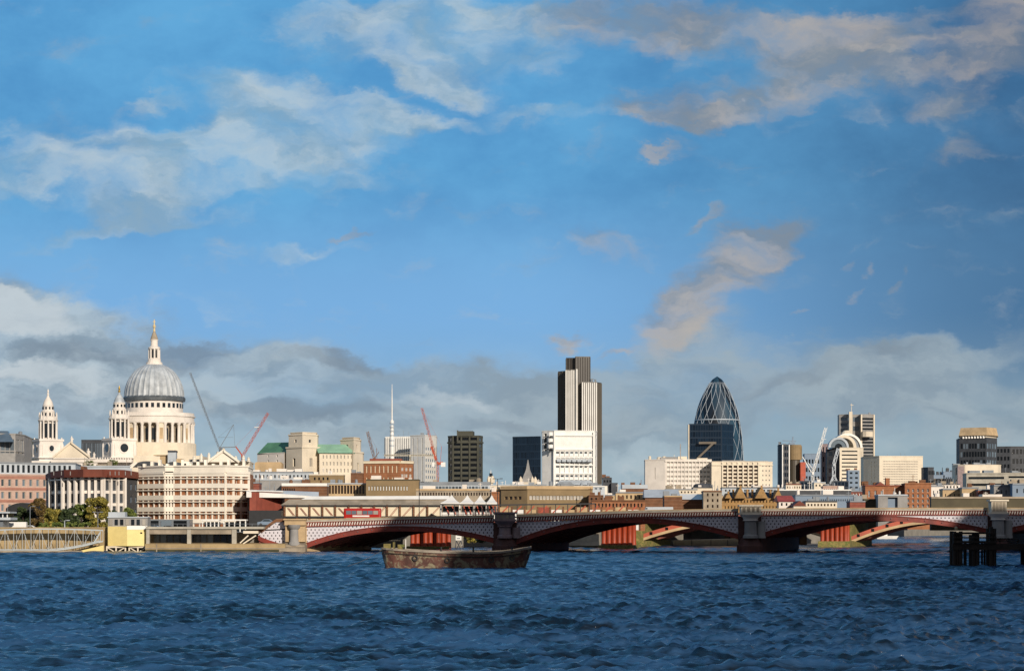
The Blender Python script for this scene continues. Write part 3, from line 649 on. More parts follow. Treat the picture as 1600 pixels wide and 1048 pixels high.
# tallest tower
Yt = 2400; zt_ = lambda p: Z(p, Yt)
T = thing('skyscraper', 'tallest tower of the skyline, pale ribbed wings clipped round a dark core', 'skyscraper', (X(906, Yt), Yt, GZ))
def wing(nm, p0, p1, Y0, Y1, top, mat, ribs=0, rm=None, back=24):
    b = MB(); b.prism([(X(p0, Y0), Y0), (X(p1, Y1), Y1), (X(p1, Y1), Y1+back), (X(p0, Y0), Y0+back)], GZ, zt_(top)); o = b.build(nm, mat, T)
    if ribs:
        b = MB(); A, B_ = Vector((X(p0, Y0), Y0, 0)), Vector((X(p1, Y1), Y1, 0))
        for k in range(ribs+1):
            c_ = A.lerp(B_, (k+.15)/(ribs+.3)); b.box(c_.x-.5, c_.x+.5, c_.y-.55, c_.y-.003, GZ, zt_(top+1)-.3*(k % 3))
        b.build('ribs', rm or mat, o)
mk('tower_pale', '#6a6762', .6, .05, .05, stain=.1); mk('tower_rib', '#dedbd4', .55, .05, .1); mk('tower_brown', '#4a4338', .5, .1, .05); mk('tower_core', '#35302a', .45, .12, .05)
wing('dark_wing', 872, 884, 2412, 2400, 579, M['tower_brown'], 5, M['tower_brown'])
wing('pale_wing', 884, 900, 2392, 2390, 578, M['tower_pale'], 5, M['tower_rib']); wing('edge_strip', 899.9, 902.6, 2388, 2391, 577.5, M['tower_rib'])
wing('dark_core', 884.5, 899, 2404, 2402, 558.5, M['tower_core'], 3, M['tower_core']); wing('dark_core', 899.1, 922.5, 2396, 2399, 557, M['tower_core'], 6, M['tower_core'])
wing('dark_infill', 902.4, 909.5, 2394, 2394, 598, M['tower_brown'], 2, M['tower_brown'], 1.5)
wing('pale_wing', 909.5, 932.5, 2386, 2388, 597.5, M['tower_pale'], 7, M['tower_rib']); wing('dark_wing', 932.6, 940, 2389, 2402, 597.8, M['tower_brown'], 4, M['tower_brown'])
b = MB(); b.box(X(923, 2400), X(926, 2400), 2396, 2400, zt_(597.5), zt_(592)); b.box(X(929, 2400), X(931.5, 2400), 2396, 2400, zt_(597.5), zt_(593)); b.bar((X(925, 2400), 2398, zt_(592)), (X(931, 2400), 2398, zt_(594)), .6); b.build('window_cleaning_rig', M['grey_metal'], T)
# glass cucumber shaped tower
Yg = 2770; kg = px1(Yg); zg = lambda p: Z(p, Yg); cxg = X(1120.5, Yg); lean = 1
G = thing('rounded_glass_tower', 'blue glass bullet shaped tower wrapped in a white diamond lattice', 'skyscraper', (cxg, Yg, GZ))
def rad(zf):                                   # zf 0 bottom .. 1 tip
    pts = [(0, 37), (.15, 39), (.3, 40.6), (.44, 40.8), (.52, 40), (.6, 38.2), (.66, 36.4), (.72, 33.8), (.78, 30.4), (.83, 26.5), (.88, 21.4), (.92, 16.6), (.95, 12.4), (.975, 8.4), (.99, 5), (1, .4)]
    for (a, ra), (b2_, rb) in zip(pts[:-1], pts[1:]):
        if zf <= b2_: return (ra+(rb-ra)*(zf-a)/(b2_-a))*kg
    return .4*kg
z0g, z1g = GZ, zg(588); b = MB(); b.lathe(cxg, Yg, [(rad(i/48), z0g+(z1g-z0g)*i/48) for i in range(49)], 72)
mk('gg1', '#16304c', .2, .3, .02)
gm = M.pop('gg1'); gm.name = 'tower_glass'; nt = NT.__new__(NT); nt.t = gm.node_tree; nt.n = gm.node_tree.nodes; nt.l = gm.node_tree.links
bsd = [n for n in nt.n if n.type == 'BSDF_PRINCIPLED'][0]; O = nt.new('ShaderNodeTexCoord').outputs['Object']; sx = nt.new('ShaderNodeSeparateXYZ'); nt.l.new(O, sx.inputs[0])
ang = nt.m('MULTIPLY', nt.m('ARCTAN2', sx.outputs[1], sx.outputs[0]), 12/6.2832); zz_ = nt.m('MULTIPLY', sx.outputs[2], 4.6/180*1)
sw = nt.m('FRACT', nt.m('MULTIPLY', nt.m('ADD', ang, zz_), 1/3)); vo = nt.new('ShaderNodeTexWhiteNoise', noise_dimensions='3D')
cbx = nt.new('ShaderNodeCombineXYZ'); nt.l.new(nt.m('FLOOR', nt.m('ADD', ang, zz_)), cbx.inputs[0]); nt.l.new(nt.m('FLOOR', nt.m('SUBTRACT', ang, zz_)), cbx.inputs[1]); nt.l.new(cbx.outputs[0], vo.inputs[0])
colg = nt.mix(nt.m('GREATER_THAN', sw, .62), nt.mix(vo.outputs[0], lin('#142c3e'), lin('#284a5e')), nt.mix(vo.outputs[0], lin('#060c16'), lin('#10202f')))
nt.l.new(colg, bsd.inputs['Base Color']); bsd.inputs['Roughness'].default_value = .55; bsd.inputs['Specular IOR Level'].default_value = .35
b.build('glass_skin', gm, G, smooth=True)
lt = MB(); H = z1g-z0g
for sgn in (1, -1):
    for k in range(16):
        prev = None
        for i in range(0, 47):
            f_ = i/48; a = 2*math.pi*k/16+sgn*f_*H*4.6/180*2*math.pi/12; r = rad(f_)+.25
            p = Vector((cxg+r*math.cos(a), Yg+r*math.sin(a), z0g+H*f_))
            if prev is not None and i % 1 == 0: lt.bar(prev, p, .42 if sgn > 0 else .3)
            prev = p
lt.build('lattice', mk('lattice_paint', '#a3adb6', .5, .05), G)
b = MB(); f_ = .70; b.lathe(cxg, Yg, [(rad(f_), z0g+H*f_), (rad(f_)+.7, z0g+H*f_), (rad(f_+.006)+.7, z0g+H*(f_+.006)), (rad(f_+.006), z0g+H*(f_+.006))], 48); b.build('ring', M['lattice_paint'], G)
# dark slab in front of it
q = bl('dark_slab_tower', 'square black glass tower in front of the bullet shaped tower', 'tower block', [(1077, 2500), (1128, 2495), (1146, 2515)], 663, wall=M['navy_slab'], depth=40, cap=.8); q.face(0, 12, 15, .86, .8, .15, g=GN); q.face(1, 5, 15, .86, .8, .15, g=GN); q.done()
b = MB(); a = Vector((X(1086, 2493), 2493, Z(720, 2500))); e = Vector((X(1116, 2493), 2492, Z(691, 2500))); b.bar(a, e, 1.6, 2.2); b.bar((X(1092, 2493), 2493, Z(692, 2500)), (X(1119, 2493), 2492, Z(692, 2500)), 2.0, 2.4); b.build('outside_stair', M['concrete_dim'], q.root)
b = MB(); b.box(X(1075.5, 2500), X(1077, 2500), 2500, 2510, GZ, Z(663, 2500)); b.build('pale_edge', M['stone_cream'], q.root)
# long pale block
q = bl('pale_block', 'long cream office block of two parts below the bullet shaped tower', 'building', [(1008, 1205), (1039, 1200), (1112, 1202)], 719, wall=M['stone_white'], depth=22)
q.face(0, 1, 1, .08, .7, .6, ml=.3, mr=.3, zb=Z(752, 1200), zt=Z(726, 1200), g=GD); q.face(1, 12, 6, .72, .42, .4, zb=Z(762, 1200), zt=Z(719, 1200), g=GP); q.band(Z(721, 1200), .5, .5, [1]).pil(1, 12, .35, .25, ml=.03)
q.clutter(7, 2.2, M['stone_cream'], seed=5).done(); b = MB(); b.box(X(1040, 1206), X(1058, 1206), 1206, 1214, q.z1+.4, Z(713, 1200)); b.box(X(1032, 1206), X(1040, 1206), 1206, 1212, q.z1+.4, Z(714, 1200)); b.bar((X(1064, 1206), 1210, q.z1), (X(1064, 1206), 1210, Z(692, 1200)), .5); b.build('roof_plant', M['stone_grey'], q.root)
q = bl('pale_block', 'cream block with seven upright bays of brown windows under the bullet shaped tower', 'building', [(1112, 1190), (1127, 1190), (1187, 1190), (1207, 1193)], 722, wall=M['stone_cream'], depth=24); q.face(1, 7, 8, .76, .56, .5, zt=Z(726, 1190), zb=Z(772, 1190), g=M['glass_brown']); q.face(2, 3, 6, .3, .3, .3, ml=.12, mr=.12, zb=Z(768, 1190), zt=Z(724, 1190), g=GG)
q.pil(1, 7, .7, .7); q.band(q.z1-1.6, .5, .6).done(); b = MB(); b.box(X(1128, 1196), X(1164, 1196), 1195, 1203, q.z1, Z(718.5, 1190)); b.box(X(1150, 1200), X(1200, 1200), 1200, 1208, q.z1, Z(719, 1190)); b.build('attic', M['stone_grey'], q.root)
# towers right
Y2 = 2000
q = bl('slim_tower', 'dark slim tower with white edge strips and a brown drum beside it', 'tower block', [(1217, Y2), (1222, Y2-6), (1233, Y2-4)], 695, wall=M['roof_dark'], depth=25); q.face(1, 3, 12, .7, .6, g=GN); q.pil(1, 1, .9, .8).clutter(2, 3, seed=1).done(trim=W_)
b = MB(); b.lathe(X(1243, Y2), Y2+4, [(11*px1(Y2), Z(718, Y2)), (11*px1(Y2), Z(697, Y2)), (9.6*px1(Y2), Z(694.5, Y2))], 20); b.build('brown_drum', M['olive_panel'], q.root)
b = MB(); b.lathe(X(1242, Y2), Y2+4, [(9*px1(Y2), GZ), (9*px1(Y2), Z(718.01, Y2))], 16); b.build('shaft', M['tower_brown'], q.root)
b = MB(); b.box(X(1249, Y2), X(1257, Y2), Y2-8, Y2, Z(752, Y2), Z(722, Y2)); b.build('red_panel', M['red_metal'], q.root)
b = MB(); b.bar((X(1223, Y2), Y2, Z(688, Y2)), (X(1244, Y2), Y2, Z(689, Y2)), .8); b.bar((X(1238, Y2), Y2, Z(694, Y2)), (X(1239, Y2), Y2, Z(682, Y2)), 1.1); b.box(X(1233, Y2), X(1242, Y2), Y2-1, Y2+2, Z(694, Y2), Z(691, Y2)); b.build('rooftop_hoist', M['blue_grey'], q.root)
# vaulted building
V_ = thing('vaulted_building', 'pale building with a great stepped barrel vault roof over banded storeys', 'building', (X(1318, Y2), Y2, GZ)); kz = px1(Y2)
sub(V_, [(1292, Y2+6), (1312, Y2-2)], GZ, Z(702, Y2), M['roof_dark'], faces=[dict(i=0, c=2, r=9, w=.7, h=.5, g=GD)], depth=20)
sub(V_, [(1312, Y2-6), (1343, Y2-4), (1349, Y2+3)], GZ, Z(700, Y2), M['stone_cream'], faces=[dict(i=0, c=1, r=9, w=.84, h=.36, zt=Z(702, Y2), zb=Z(756, Y2), g=GD, d=1.0), dict(i=1, c=1, r=1, w=.1, h=.9, g=GG)], depth=22)
def arch(px, rr, ri, z0, y0, y1, mt, nm):
    b = MB(); xc = X(px, Y2); n = 20
    A = [Vector((xc+rr*kz*math.cos(math.pi*i/n), y0, Z(z0, Y2)+rr*kz*math.sin(math.pi*i/n))) for i in range(n+1)]
    B = [Vector((xc+ri*kz*math.cos(math.pi*i/n), y0, Z(z0, Y2)+ri*kz*math.sin(math.pi*i/n))) for i in range(n+1)]
    b.slab(A, B, (0, y1-y0, 0)); b.build(nm, mt, V_)
arch(1325, 23.5, 20, 700, Y2+2, Y2+24, W_, 'vault_rim'); arch(1325, 20, 12, 700, Y2+3.5, Y2+22, M['roof_grey'], 'vault'); arch(1318, 19.5, 15, 699, Y2-3, Y2+6, M['stone_cream'], 'vault_rim'); arch(1309, 16, 12.5, 699, Y2-5.5, Y2+2, M['roof_lightgrey'], 'vault'); arch(1309, 12.4, 6, 699, Y2-4.5, Y2+2, GG, 'vault_glass'); arch(1309, 6, .3, 699, Y2-3, Y2+2, GD, 'vault_glass')
arch(1325, 12, .5, 700, Y2+5, Y2+20, M['stone_cream'], 'vault_end')
b = MB(); b.lathe(X(1326, Y2), Y2+12, [(10*kz, Z(679, Y2)), (8*kz, Z(675, Y2)), (4*kz, Z(671.5, Y2))], 12); b.build('roof_lantern', M['stone_cream'], V_)
q = bl('banded_tower', 'tall grey tower of stacked metal bands behind the vaulted roof', 'tower block', [(1311, 2300), (1330, 2295), (1331, 2301), (1344, 2300), (1345, 2292), (1366, 2296)], 648, wall=M['stone_grey'], depth=25)
q.face(0, 1, 9, .8, .5, .8, g=GG, zt=Z(650, 2300), zb=Z(730, 2300)); q.face(2, 1, 12, .8, .5, .6, g=GG); q.face(4, 1, 12, .86, .62, 1.0, g=GD, zt=Z(652, 2300), zb=Z(715, 2300)); q.pil(4, 1, 1.4, .9).clutter(3, 3, seed=8).done(trim=M['stone_cream'])
b = MB(); b.box(X(1326, 2290), X(1331, 2290), 2286, 2291, GZ, Z(644, 2300)); b.bar((X(1330, 2290), 2288, Z(645, 2300)), (X(1330, 2290), 2288, Z(631, 2300)), .4); b.bar((X(1328, 2290), 2288, Z(633, 2300)), (X(1333, 2290), 2288, Z(634, 2300)), .5); b.lathe(X(1355, 2288), 2288, [(6, Z(683, 2300)), (6, Z(675, 2300))], 10); b.build('mast', M['stone_cream'], q.root)
q = bl('grey_office', 'dull mauve grey flat block between the slim tower and the vaulted roof', 'building', [(1257, 2150), (1296, 2150)], 709, wall=M['blue_grey'], depth=30); q.face(0, 8, 8, .6, .5, g=GD, zt=Z(714, 2150)); q.done()
q = bl('grey_office', 'mauve stone gable block left of the vaulted building', 'building', [(1284, 2060), (1294, 2060)], 694, wall=M['granite_pink'], depth=20); q.face(0, 2, 8, .4, .5, g=GD); q.done()
# cream block right
q = bl('cream_block', 'wide cream office block with fine horizontal window bands', 'building', [(1349, 1510), (1374, 1495), (1442, 1500)], 714, wall=M['stone_cream'], depth=28); q.face(0, 2, 8, .14, .7, .5, ml=.42, mr=.22, zb=Z(766, 1500), zt=Z(720, 1500), g=GD); q.face(1, 14, 13, .86, .35, .35, ml=.08, mr=.12, zt=Z(719, 1500), zb=Z(770, 1500), g=GP); q.clutter(3, 2, seed=6).done(trim=M['roof_brown'])
q = bl('dark_office', 'small dark slate office block right of the wide cream block', 'building', [(1443, 1450), (1450, 1445), (1459, 1447)], 731, wall=M['roof_dark'], depth=20); q.face(1, 3, 6, .7, .4, g=GD); q.done()
# distant ridge of buildings
for (p0, p1, tp, lab, sd_) in ((1456, 1476, 742, 'hazy blue grey distant block in the gap right of the cream block', 3), (1474, 1494, 737, 'taller hazy distant block left of the beige topped tower', 5), (1452, 1500, 748, 'low dark distant row in the gap beside the beige topped tower', 6)):
    q = bl('distant_block', lab, 'building', [(p0, 2900), (p1, 2900)], tp, wall=M['blue_grey'] if sd_ < 6 else M['roof_dark'], depth=40); q.face(0, 6, 3, .6, .4, g=GD); q.clutter(6, 6, seed=sd_, mat=M['roof_dark']).done()
# beige topped dark tower
q = bl('beige_topped_tower', 'dark grey tower with a beige top storey above a row of white lights', 'tower block', [(1499, 2010), (1541, 1995), (1558, 2015)], 684, wall=M['roof_dark'], depth=30, cap=0); q.face(0, 9, 10, .82, .62, .25, g=GK, zt=Z(690, 2000)); q.face(1, 4, 10, .7, .62, .25, g=GG, zt=Z(690, 2000)); q.done()
b = MB(); b.prism([(X(1498, 2008), 2008), (X(1541.5, 1993), 1993), (X(1559.5, 2014), 2014), (X(1559.5, 2050), 2050), (X(1498, 2050), 2050)], Z(680, 2000), Z(667.5, 2000), top=[(X(1501, 2012), 2012), (X(1541.5, 1997), 1997), (X(1557, 2016), 2016), (X(1557, 2050), 2050), (X(1501, 2050), 2050)]); b.build('beige_top', M['stone_tan'], q.root)
b = MB(); b.prism([(X(1500, 2010), 2011), (X(1541, 1995), 1997), (X(1557, 2015), 2017), (X(1557, 2050), 2048), (X(1500, 2050), 2048)], q.z1, Z(680, 2000)); b.build('neck', M['stone_cream'], q.root)
for k in range(8):
    b = MB(); xx = 1504+k*4.5; yy = 2010-15*(xx-1499)/42-.8; b.box(X(xx, yy), X(xx+2.6, yy), yy-.5, yy+.5, Z(684.5, 2000), Z(681, 2000)); b.build('panel', W_, q.root)
q = bl('black_block', 'dark slate slab at the right edge behind the beige block', 'building', [(1556, 2200), (1579, 2195), (1640, 2197)], 698, wall=M['roof_dark'], depth=40); q.face(0, 4, 10, .6, .5, g=GK); q.face(1, 10, 8, .6, .5, g=GK); q.done()
q = bl('beige_block', 'beige and rust block with a flat roof in front of the beige topped tower', 'building', [(1492, 1710), (1497, 1703), (1508, 1700), (1560, 1702), (1564, 1710)], 727, wall=M['stone_cream'], depth=28); q.face(0, 1, 5, .5, .6, g=GD); q.clutter(6, 2.5, seed=3).done(); b = MB(); b.box(X(1496, 1698), X(1506, 1698), 1697, 1700, GZ, Z(728, 1700)); b.build('rust_panel', M['granite_pink'], q.root)
q = bl('striped_office', 'low stone office with dark window strips at the right edge', 'building', [(1510, 1205), (1572, 1200), (1650, 1195)], 740, wall=M['concrete'], depth=25); q.face(0, 1, 2, .96, .36, 1, zt=Z(741, 1200), zb=Z(762, 1200), g=GD); q.face(1, 1, 3, .96, .3, 1, zt=Z(740, 1200), zb=Z(770, 1200), g=GD); q.clutter(9, 2, seed=12).done()
# ------------------------------------------------------------------ cranes and mast
def lattice(b, p, q, w_, r=.18, step=None, side=(0, 1, 0)):
    p, q = Vector(p), Vector(q); d = (q-p); L = d.length; d.normalize(); s_ = d.cross(Vector((0, 1, 0))).normalized()*(w_/2); e = Vector((0, w_*.8, 0))
    step = step or w_*1.3; n = max(2, int(L/step))
    for o in (s_, -s_, e): b.bar(p+o, q+o, r)
    for i in range(n):
        a, c_ = p+d*L*i/n, p+d*L*(i+1)/n
        b.bar(a+(s_ if i % 2 else -s_), c_+(-s_ if i % 2 else s_), r*.8); b.bar(a+s_, a+e, r*.6)
def jib(b, Y, x0, y0, x1, y1, w_, r): lattice(b, P(x0, y0, Y), P(x1, y1, Y), w_, r)
def crane(label, Y, mat, mast, main, extra=(), weight=None, w_=1.6, r=.35, m2=None):
    t_ = thing('tower_crane', label, 'crane', (X(mast[0], Y), Y, GZ), 'cranes over the city')
    b = MB(); lattice(b, (X(mast[0], Y), Y, GZ), P(mast[0], mast[1], Y), w_*1.1, r); b.build('mast', m2 or mat, t_)
    b = MB(); jib(b, Y, *main, w_, r); b.build('jib', mat, t_)
    if extra:
        b = MB()
        for e in extra: b.bar(P(e[0], e[1], Y), P(e[2], e[3], Y), r*(e[4] if len(e) > 4 else 1.2))
        b.build('stays', mat, t_)
    if weight:
        for q in weight:
            b = MB(); b.box(X(q[0], Y), X(q[2], Y), Y-1, Y+1, Z(q[3], Y), Z(q[1], Y)); b.build('counterweight', M['white_paint'], t_)
    b = MB(); b.box(X(mast[0]-1.6, Y), X(mast[0]+1.6, Y), Y-1.4, Y+1.4, Z(mast[1]+3, Y), Z(mast[1]-1, Y)); b.build('cab', mat, t_)
    return t_
crane('grey luffing crane with long thin jib leaning left towards the dome', 800, M['grey_metal'], (344, 700), (342, 699, 297, 582),
      extra=[(343, 700, 365, 663, 1.6), (365, 663, 367, 698, .8), (341, 683, 364, 683, .9), (342, 699, 369, 698, 2.6), (365, 663, 341, 683, .5), (344, 706, 330, 724, 1.4), (344, 706, 354, 724, 1.4)], w_=.6, r=.11)
crane('red and white luffing crane between the dome and the stone block', 820, M['red_metal'], (379, 712), (379, 712, 419, 645), extra=[(379, 712, 368, 697, 3.2), (368, 697, 419, 645, .3)], w_=.8, r=.13, weight=[(398, 667, 405, 668)])
crane('small brown crane jib leaning left above the brick block', 1050, M['brick_brown'], (585, 716), (585, 716, 574, 674), extra=[(585, 716, 592, 706, 1.4), (589, 716, 588, 700, 1), (574, 674, 592, 706, .3)], w_=1.1, r=.2)
crane('bright red crane with white counterweights left of the dark olive tower', 1450, M['red_metal'], (684, 722), (683, 722, 659, 637), extra=[(681, 718, 674, 697, 6), (684, 725, 692, 722, 7), (688, 722, 690, 697, 1), (690, 697, 659, 637, .3)], weight=[(675.5, 722, 679, 729), (689, 722, 696, 729)], w_=1.25, r=.22)
crane('white lattice crane with jib raised right in front of the mauve block', 1500, M['white_paint'], (1270, 738), (1270, 738, 1290, 668), extra=[(1273, 736, 1293, 667, .6), (1268, 738, 1254, 713, 2), (1270, 732, 1262, 722, 1.4), (1283, 686, 1291, 686, 1)], w_=1.3, r=.22)
crane('pale grey crane with jib raised beside the vaulted building', 1700, M['roof_lightgrey'], (1303, 725), (1303, 725, 1310, 700), extra=[(1303, 740, 1297, 755, 2), (1303, 740, 1309, 755, 2)], w_=2, r=.5)
crane('thin grey crane with a level jib crossing the white towers', 1250, M['concrete'], (641, 711), (600, 711, 678, 711), extra=[(641, 706, 612, 710, .5), (641, 706, 668, 710, .5)], w_=.7, r=.3)
Ym = 1350; cm = px1(Ym); xm = X(612.5, Ym)
mt = thing('telecom_mast', 'white ringed telecom mast with a needle spire above the brick block', 'mast', (xm, Ym, GZ))
b = MB(); b.lathe(xm, Ym, [(3.6*cm, GZ), (3.4*cm, Z(684, Ym)), (2.8*cm, Z(676, Ym)), (2.4*cm, Z(664, Ym))], 12); b.build('shaft', W_, mt)
for z_ in (661, 667, 673, 680, 688, 696): b = MB(); b.lathe(xm, Ym, [(3.6*cm, Z(z_+1.2, Ym)), (3.6*cm, Z(z_-1, Ym))], 12); b.build('ring', M['roof_lightgrey'], mt)
b = MB(); b.lathe(xm, Ym, [(3*cm, Z(661, Ym)), (3*cm, Z(658, Ym)), (1.1*cm, Z(655, Ym)), (.9*cm, Z(625, Ym)), (.35*cm, Z(600, Ym))], 8); b.build('spire', W_, mt)
b = MB(); b.lathe(X(601.5, Ym), Ym, [(.5, GZ), (.4, Z(684, Ym))], 6); b.build('side_pole', M['grey_metal'], mt)
# ------------------------------------------------------------------ the near north bank, left
q = Bldg('pink_office', 'pink and grey striped stone office block at the left edge', 'building', [(X_, y_) for X_, y_ in ((-60, 640), (78, 655))], Z(742, 645), wall=M['brick_pink'], depth=25, cap=.4)
q.face(0, 12, 4, .42, .55, .3, ml=.02, mr=.02, zt=Z(744, 645), zb=Z(822, 645), g=GG, fr=M['stone_cream'])
for z_ in (744, 762, 781, 800): q.band(Z(z_+3.2, 645), .35, .15).band(Z(z_+1, 645), .35, .25)
q.done(trim=M['dull_pink'])
B2 = sub(q.root, [(-55, 642), (118, 660)], q.z1+.4, Z(723, 645), M['roof_lightgrey'], nm='attic', depth=20, faces=[dict(i=0, c=20, r=1, w=.5, h=.72, g=GD, d=.3)], cap=.35, roof=M['roof_grey'])
q = Bldg('rotunda_office', 'curved office block with white upright fins and a rust brown roof', 'building', [(72, 585), (80, 572), (100, 563), (130, 558), (160, 558), (193, 564), (217, 580)], Z(747.5, 560), wall=M['roof_dark'], depth=14, cap=0)  # dark wall colour paints in the shade of the end faces
for i in range(1, 5): q.face(i, (4, 6, 6, 6)[i-1], 4, .66, .62, .3, ml=.02, mr=.02, zt=Z(749, 560), zb=GZ+.5, g=GK if i != 2 else GR, fr=M['roof_grey'], bars=(1, 0))
q.face(0, 1, 4, .5, .5, g=GK, zt=Z(749, 560)); q.face(5, 3, 4, .4, .5, g=GK, zt=Z(749, 560), fr=M['blue_grey'])
for i, n_ in ((1, 2), (2, 3), (3, 3), (4, 3)): q.pil(i, n_, .62, .75, z1=q.z1+.3, ml=0, mr=0)
q.band(q.z1-.35, .35, .5, [1, 2, 3, 4])
for k in range(1, 4): q.band(Z(749, 560)-(Z(749, 560)-GZ-.5)/4*k-.35, .7, .12, [1, 2, 3, 4])
q.done(trim=M['stone_white'])
b = MB(); pl = [(X(a, c_), c_) for a, c_ in ((71, 583), (79, 569.5), (100, 560.5), (130, 555.4), (160, 555.4), (194, 561.5), (218, 578), (218, 600), (72, 600))]
b.prism(pl, q.z1+.3, [Z(738, 560)]+[Z(735.5, 560)]+[Z(733.5, 560)]*3+[Z(733.5, 560), Z(735, 560), Z(735, 560), Z(738, 560)]); b.build('brown_roof', M['roof_brown'], q.root); 
b = MB()
for a in (84, 96, 110, 172, 180, 186, 196, 205): b.bar(P(a, 742, 555.2), P(a, 736, 555.2), .16)
b.build('roof_poles', M['stone_grey'], q.root)
# cream and orange brick hotel like block
Yc = 575; zc = lambda p: Z(p, 570)
q = Bldg('mansion_block', 'cream stone block with orange brick panels in four storeys below the dome', 'building', [(216, 578), (258, 571), (272, 571), (283, 570), (352, 566), (388, 575)], zc(738), wall=M['brick_orange'], depth=26, cap=0)
CPT = M['stone_bright']
for i, n_, ww in ((0, 5, .28), (1, 3, .5), (2, 1, .05), (3, 7, .28), (4, 3, .28)):
    q.face(i, n_, 4, ww, .64, .45, ml=.03, mr=.03, zt=zc(740), zb=zc(813), g=GD, fr=M['stone_bright'], bars=(1, 1))
    rr = random.Random(i)
    q.pil(i, n_, .34 if i != 4 else .8, .22, ml=.0, mr=.0)
for r in range(4):
    zc0 = zc(740)-(zc(740)-zc(813))/4*r
    q.band(zc0-.66, 1.15, .42); q.band(zc0-1.25, .22, .62)
q.band(zc(740), .6, .6); q.band(zc(813)-.6, 1.0, .4)
q.face  # facade cut above; the light parapet goes on top
q.done(trim=CPT)
B2 = sub(q.root, [(216, 577.4), (258, 570.4), (272, 570.4), (283, 569.4), (352, 565.4), (388, 574.4)], zc(738), zc(729), M['stone_bright'], depth=24, cap=.35)
b = MB()
for k in range(14): b.box(X(222+k*12, 574), X(226+k*12, 574), 575, 577, zc(729), zc(729)+.9+.5*(k % 3))
b.build('chimneys', CPT, q.root)
b = MB(); b.box(X(283, 574), X(296, 574), 574, 580, zc(729), zc(720)); o = b.build('stair_house', CPT, q.root); b = MB(); b.box(X(287, 573), X(290, 573), 573.9, 574.2, zc(728), zc(723)); b.build('door', GK, o)
# ground floor shops of it
b = MB(); b.box(X(216, 560), X(296, 560), 560, 566, GZ, Z(811, 560)); b.build('shop_row', M['grey_metal'], q.root)
for i, (a, c_) in enumerate(((219, 232), (236, 248), (252, 268), (272, 292))): b = MB(); b.box(X(a, 560), X(c_, 560), 559.7, 559.95, GZ+.3, Z(813, 560)); b.build('shop_window', GK if i % 2 else GG, q.root)
# porches
for (a, c_, lab) in ((317, 344, 'white flat roofed shelter with posts left of the plain one below the mansion block'), (350, 386, 'plain white flat roofed shelter at the right end of the mansion block')):
    r_ = thing('shelter', lab, 'shelter', (X((a+c_)/2, 540), 540, GZ)); b = MB(); b.box(X(a, 540), X(c_, 540), 538, 542, Z(813, 540), Z(811, 540)); b.build('roof', W_, r_)
    for k in range(5):
        xx = a+1+(c_-a-2)*k/4; b = MB(); b.box(X(xx, 540)-.12, X(xx, 540)+.12, 538.2, 538.5, GZ, Z(813, 540)); b.build('post', W_, r_)
    b = MB(); b.box(X(a+1, 540), X(c_-1, 540), 541.4, 541.7, GZ, Z(815, 540)); b.build('back_glass', GD, r_)
# roofs between it and the cathedral
q = Bldg('slate_roofed_block', 'dark slate roofs with a pale edge just above the mansion block', 'building', [(206, 640), (300, 640)], Z(730, 640), wall=M['stone_cream'], depth=20, cap=0, roof=M['roof_dark']); q.done()
b = MB()
for (a, c_, hh) in ((204, 254, 10), (256, 284, 9), (212, 236, 4)):
    A = [P(a+(c_-a)*i/10, 730-hh*math.sin(math.pi*i/10)**.6, 641) for i in range(11)]; Bq = [P(a+(c_-a)*i/10, 730.2, 641) for i in range(11)]; b.slab(Bq, A, (0, 14, 0))
b.build('curved_roof', M['roof_dark'], q.root)
b = MB(); 
for (a, c_) in ((204, 214), (248, 258)): b.bar(P(a, 731, 640), P(c_, 722, 640), .5) if a == 204 else b.bar(P(a, 721, 640), P(c_, 731, 640), .5)
b.build('roof_edge', CPT, q.root)
q = Bldg('plant_tower', 'pale grey rooftop plant tower with a dark cap before the cathedral drum', 'building', [(262, 660), (275, 660)], Z(706, 660), wall=M['roof_lightgrey'], depth=6, cap=.5, roof=M['roof_dark']); q.face(0, 2, 1, .1, .8, .2, g=GG).done(); b = MB(); b.box(X(250, 662), X(262, 662), 662, 668, Z(730, 660), Z(711, 660)); b.box(X(240, 662), X(262, 662), 661.5, 668, Z(711, 660), Z(710, 660)); b.box(X(275, 662), X(283, 662), 662, 668, Z(730, 660), Z(716, 660)); b.build('low_plant', M['stone_tan'], q.root)
# ornate cream gable hall
Yo = 650; zo = lambda p: Z(p, Yo)
q = Bldg('gabled_hall', 'ornate cream stone hall with a row of statues along its gable', 'building', [(292, 655), (390, 650)], zo(722), wall=M['stone_cream'], depth=18, cap=.4, over=.5); q.face(0, 9, 1, .3, .5, g=GP, zb=zo(735)); q.done()
b = MB(); b.slab([P(326, 721.5, 648), P(372, 721.5, 648)], [P(347, 705, 648), P(350, 705, 648)], (0, 3, 0)); b.bar(P(324, 721.5, 647.6), P(349, 703.5, 647.6), .6); b.bar(P(374, 721.5, 647.6), P(349, 703.5, 647.6), .6); b.build('gable', CPT, q.root)
for a, tp in ((303, 712), (314, 708), (326, 707), (340, 705), (349, 700), (358, 708), (368, 712), (380, 711), (388, 714)):
    base = 721 if a not in (340, 349, 358) else (711, 703, 711)[(340, 349, 358).index(a)]
    b = MB(); h = zo(tp)-zo(base); xx = X(a, 648); b.lathe(xx, 648.5, [(.55, zo(base)), (.55, zo(base)+h*.2), (.3, zo(base)+h*.25), (.48, zo(base)+h*.45), (.35, zo(base)+h*.6), (.5, zo(base)+h*.78), (.18, zo(base)+h*.85), (.24, zo(base)+h*.94), (.08, zo(base)+h)], 8); b.build('statue', CPT, q.root, smooth=True)
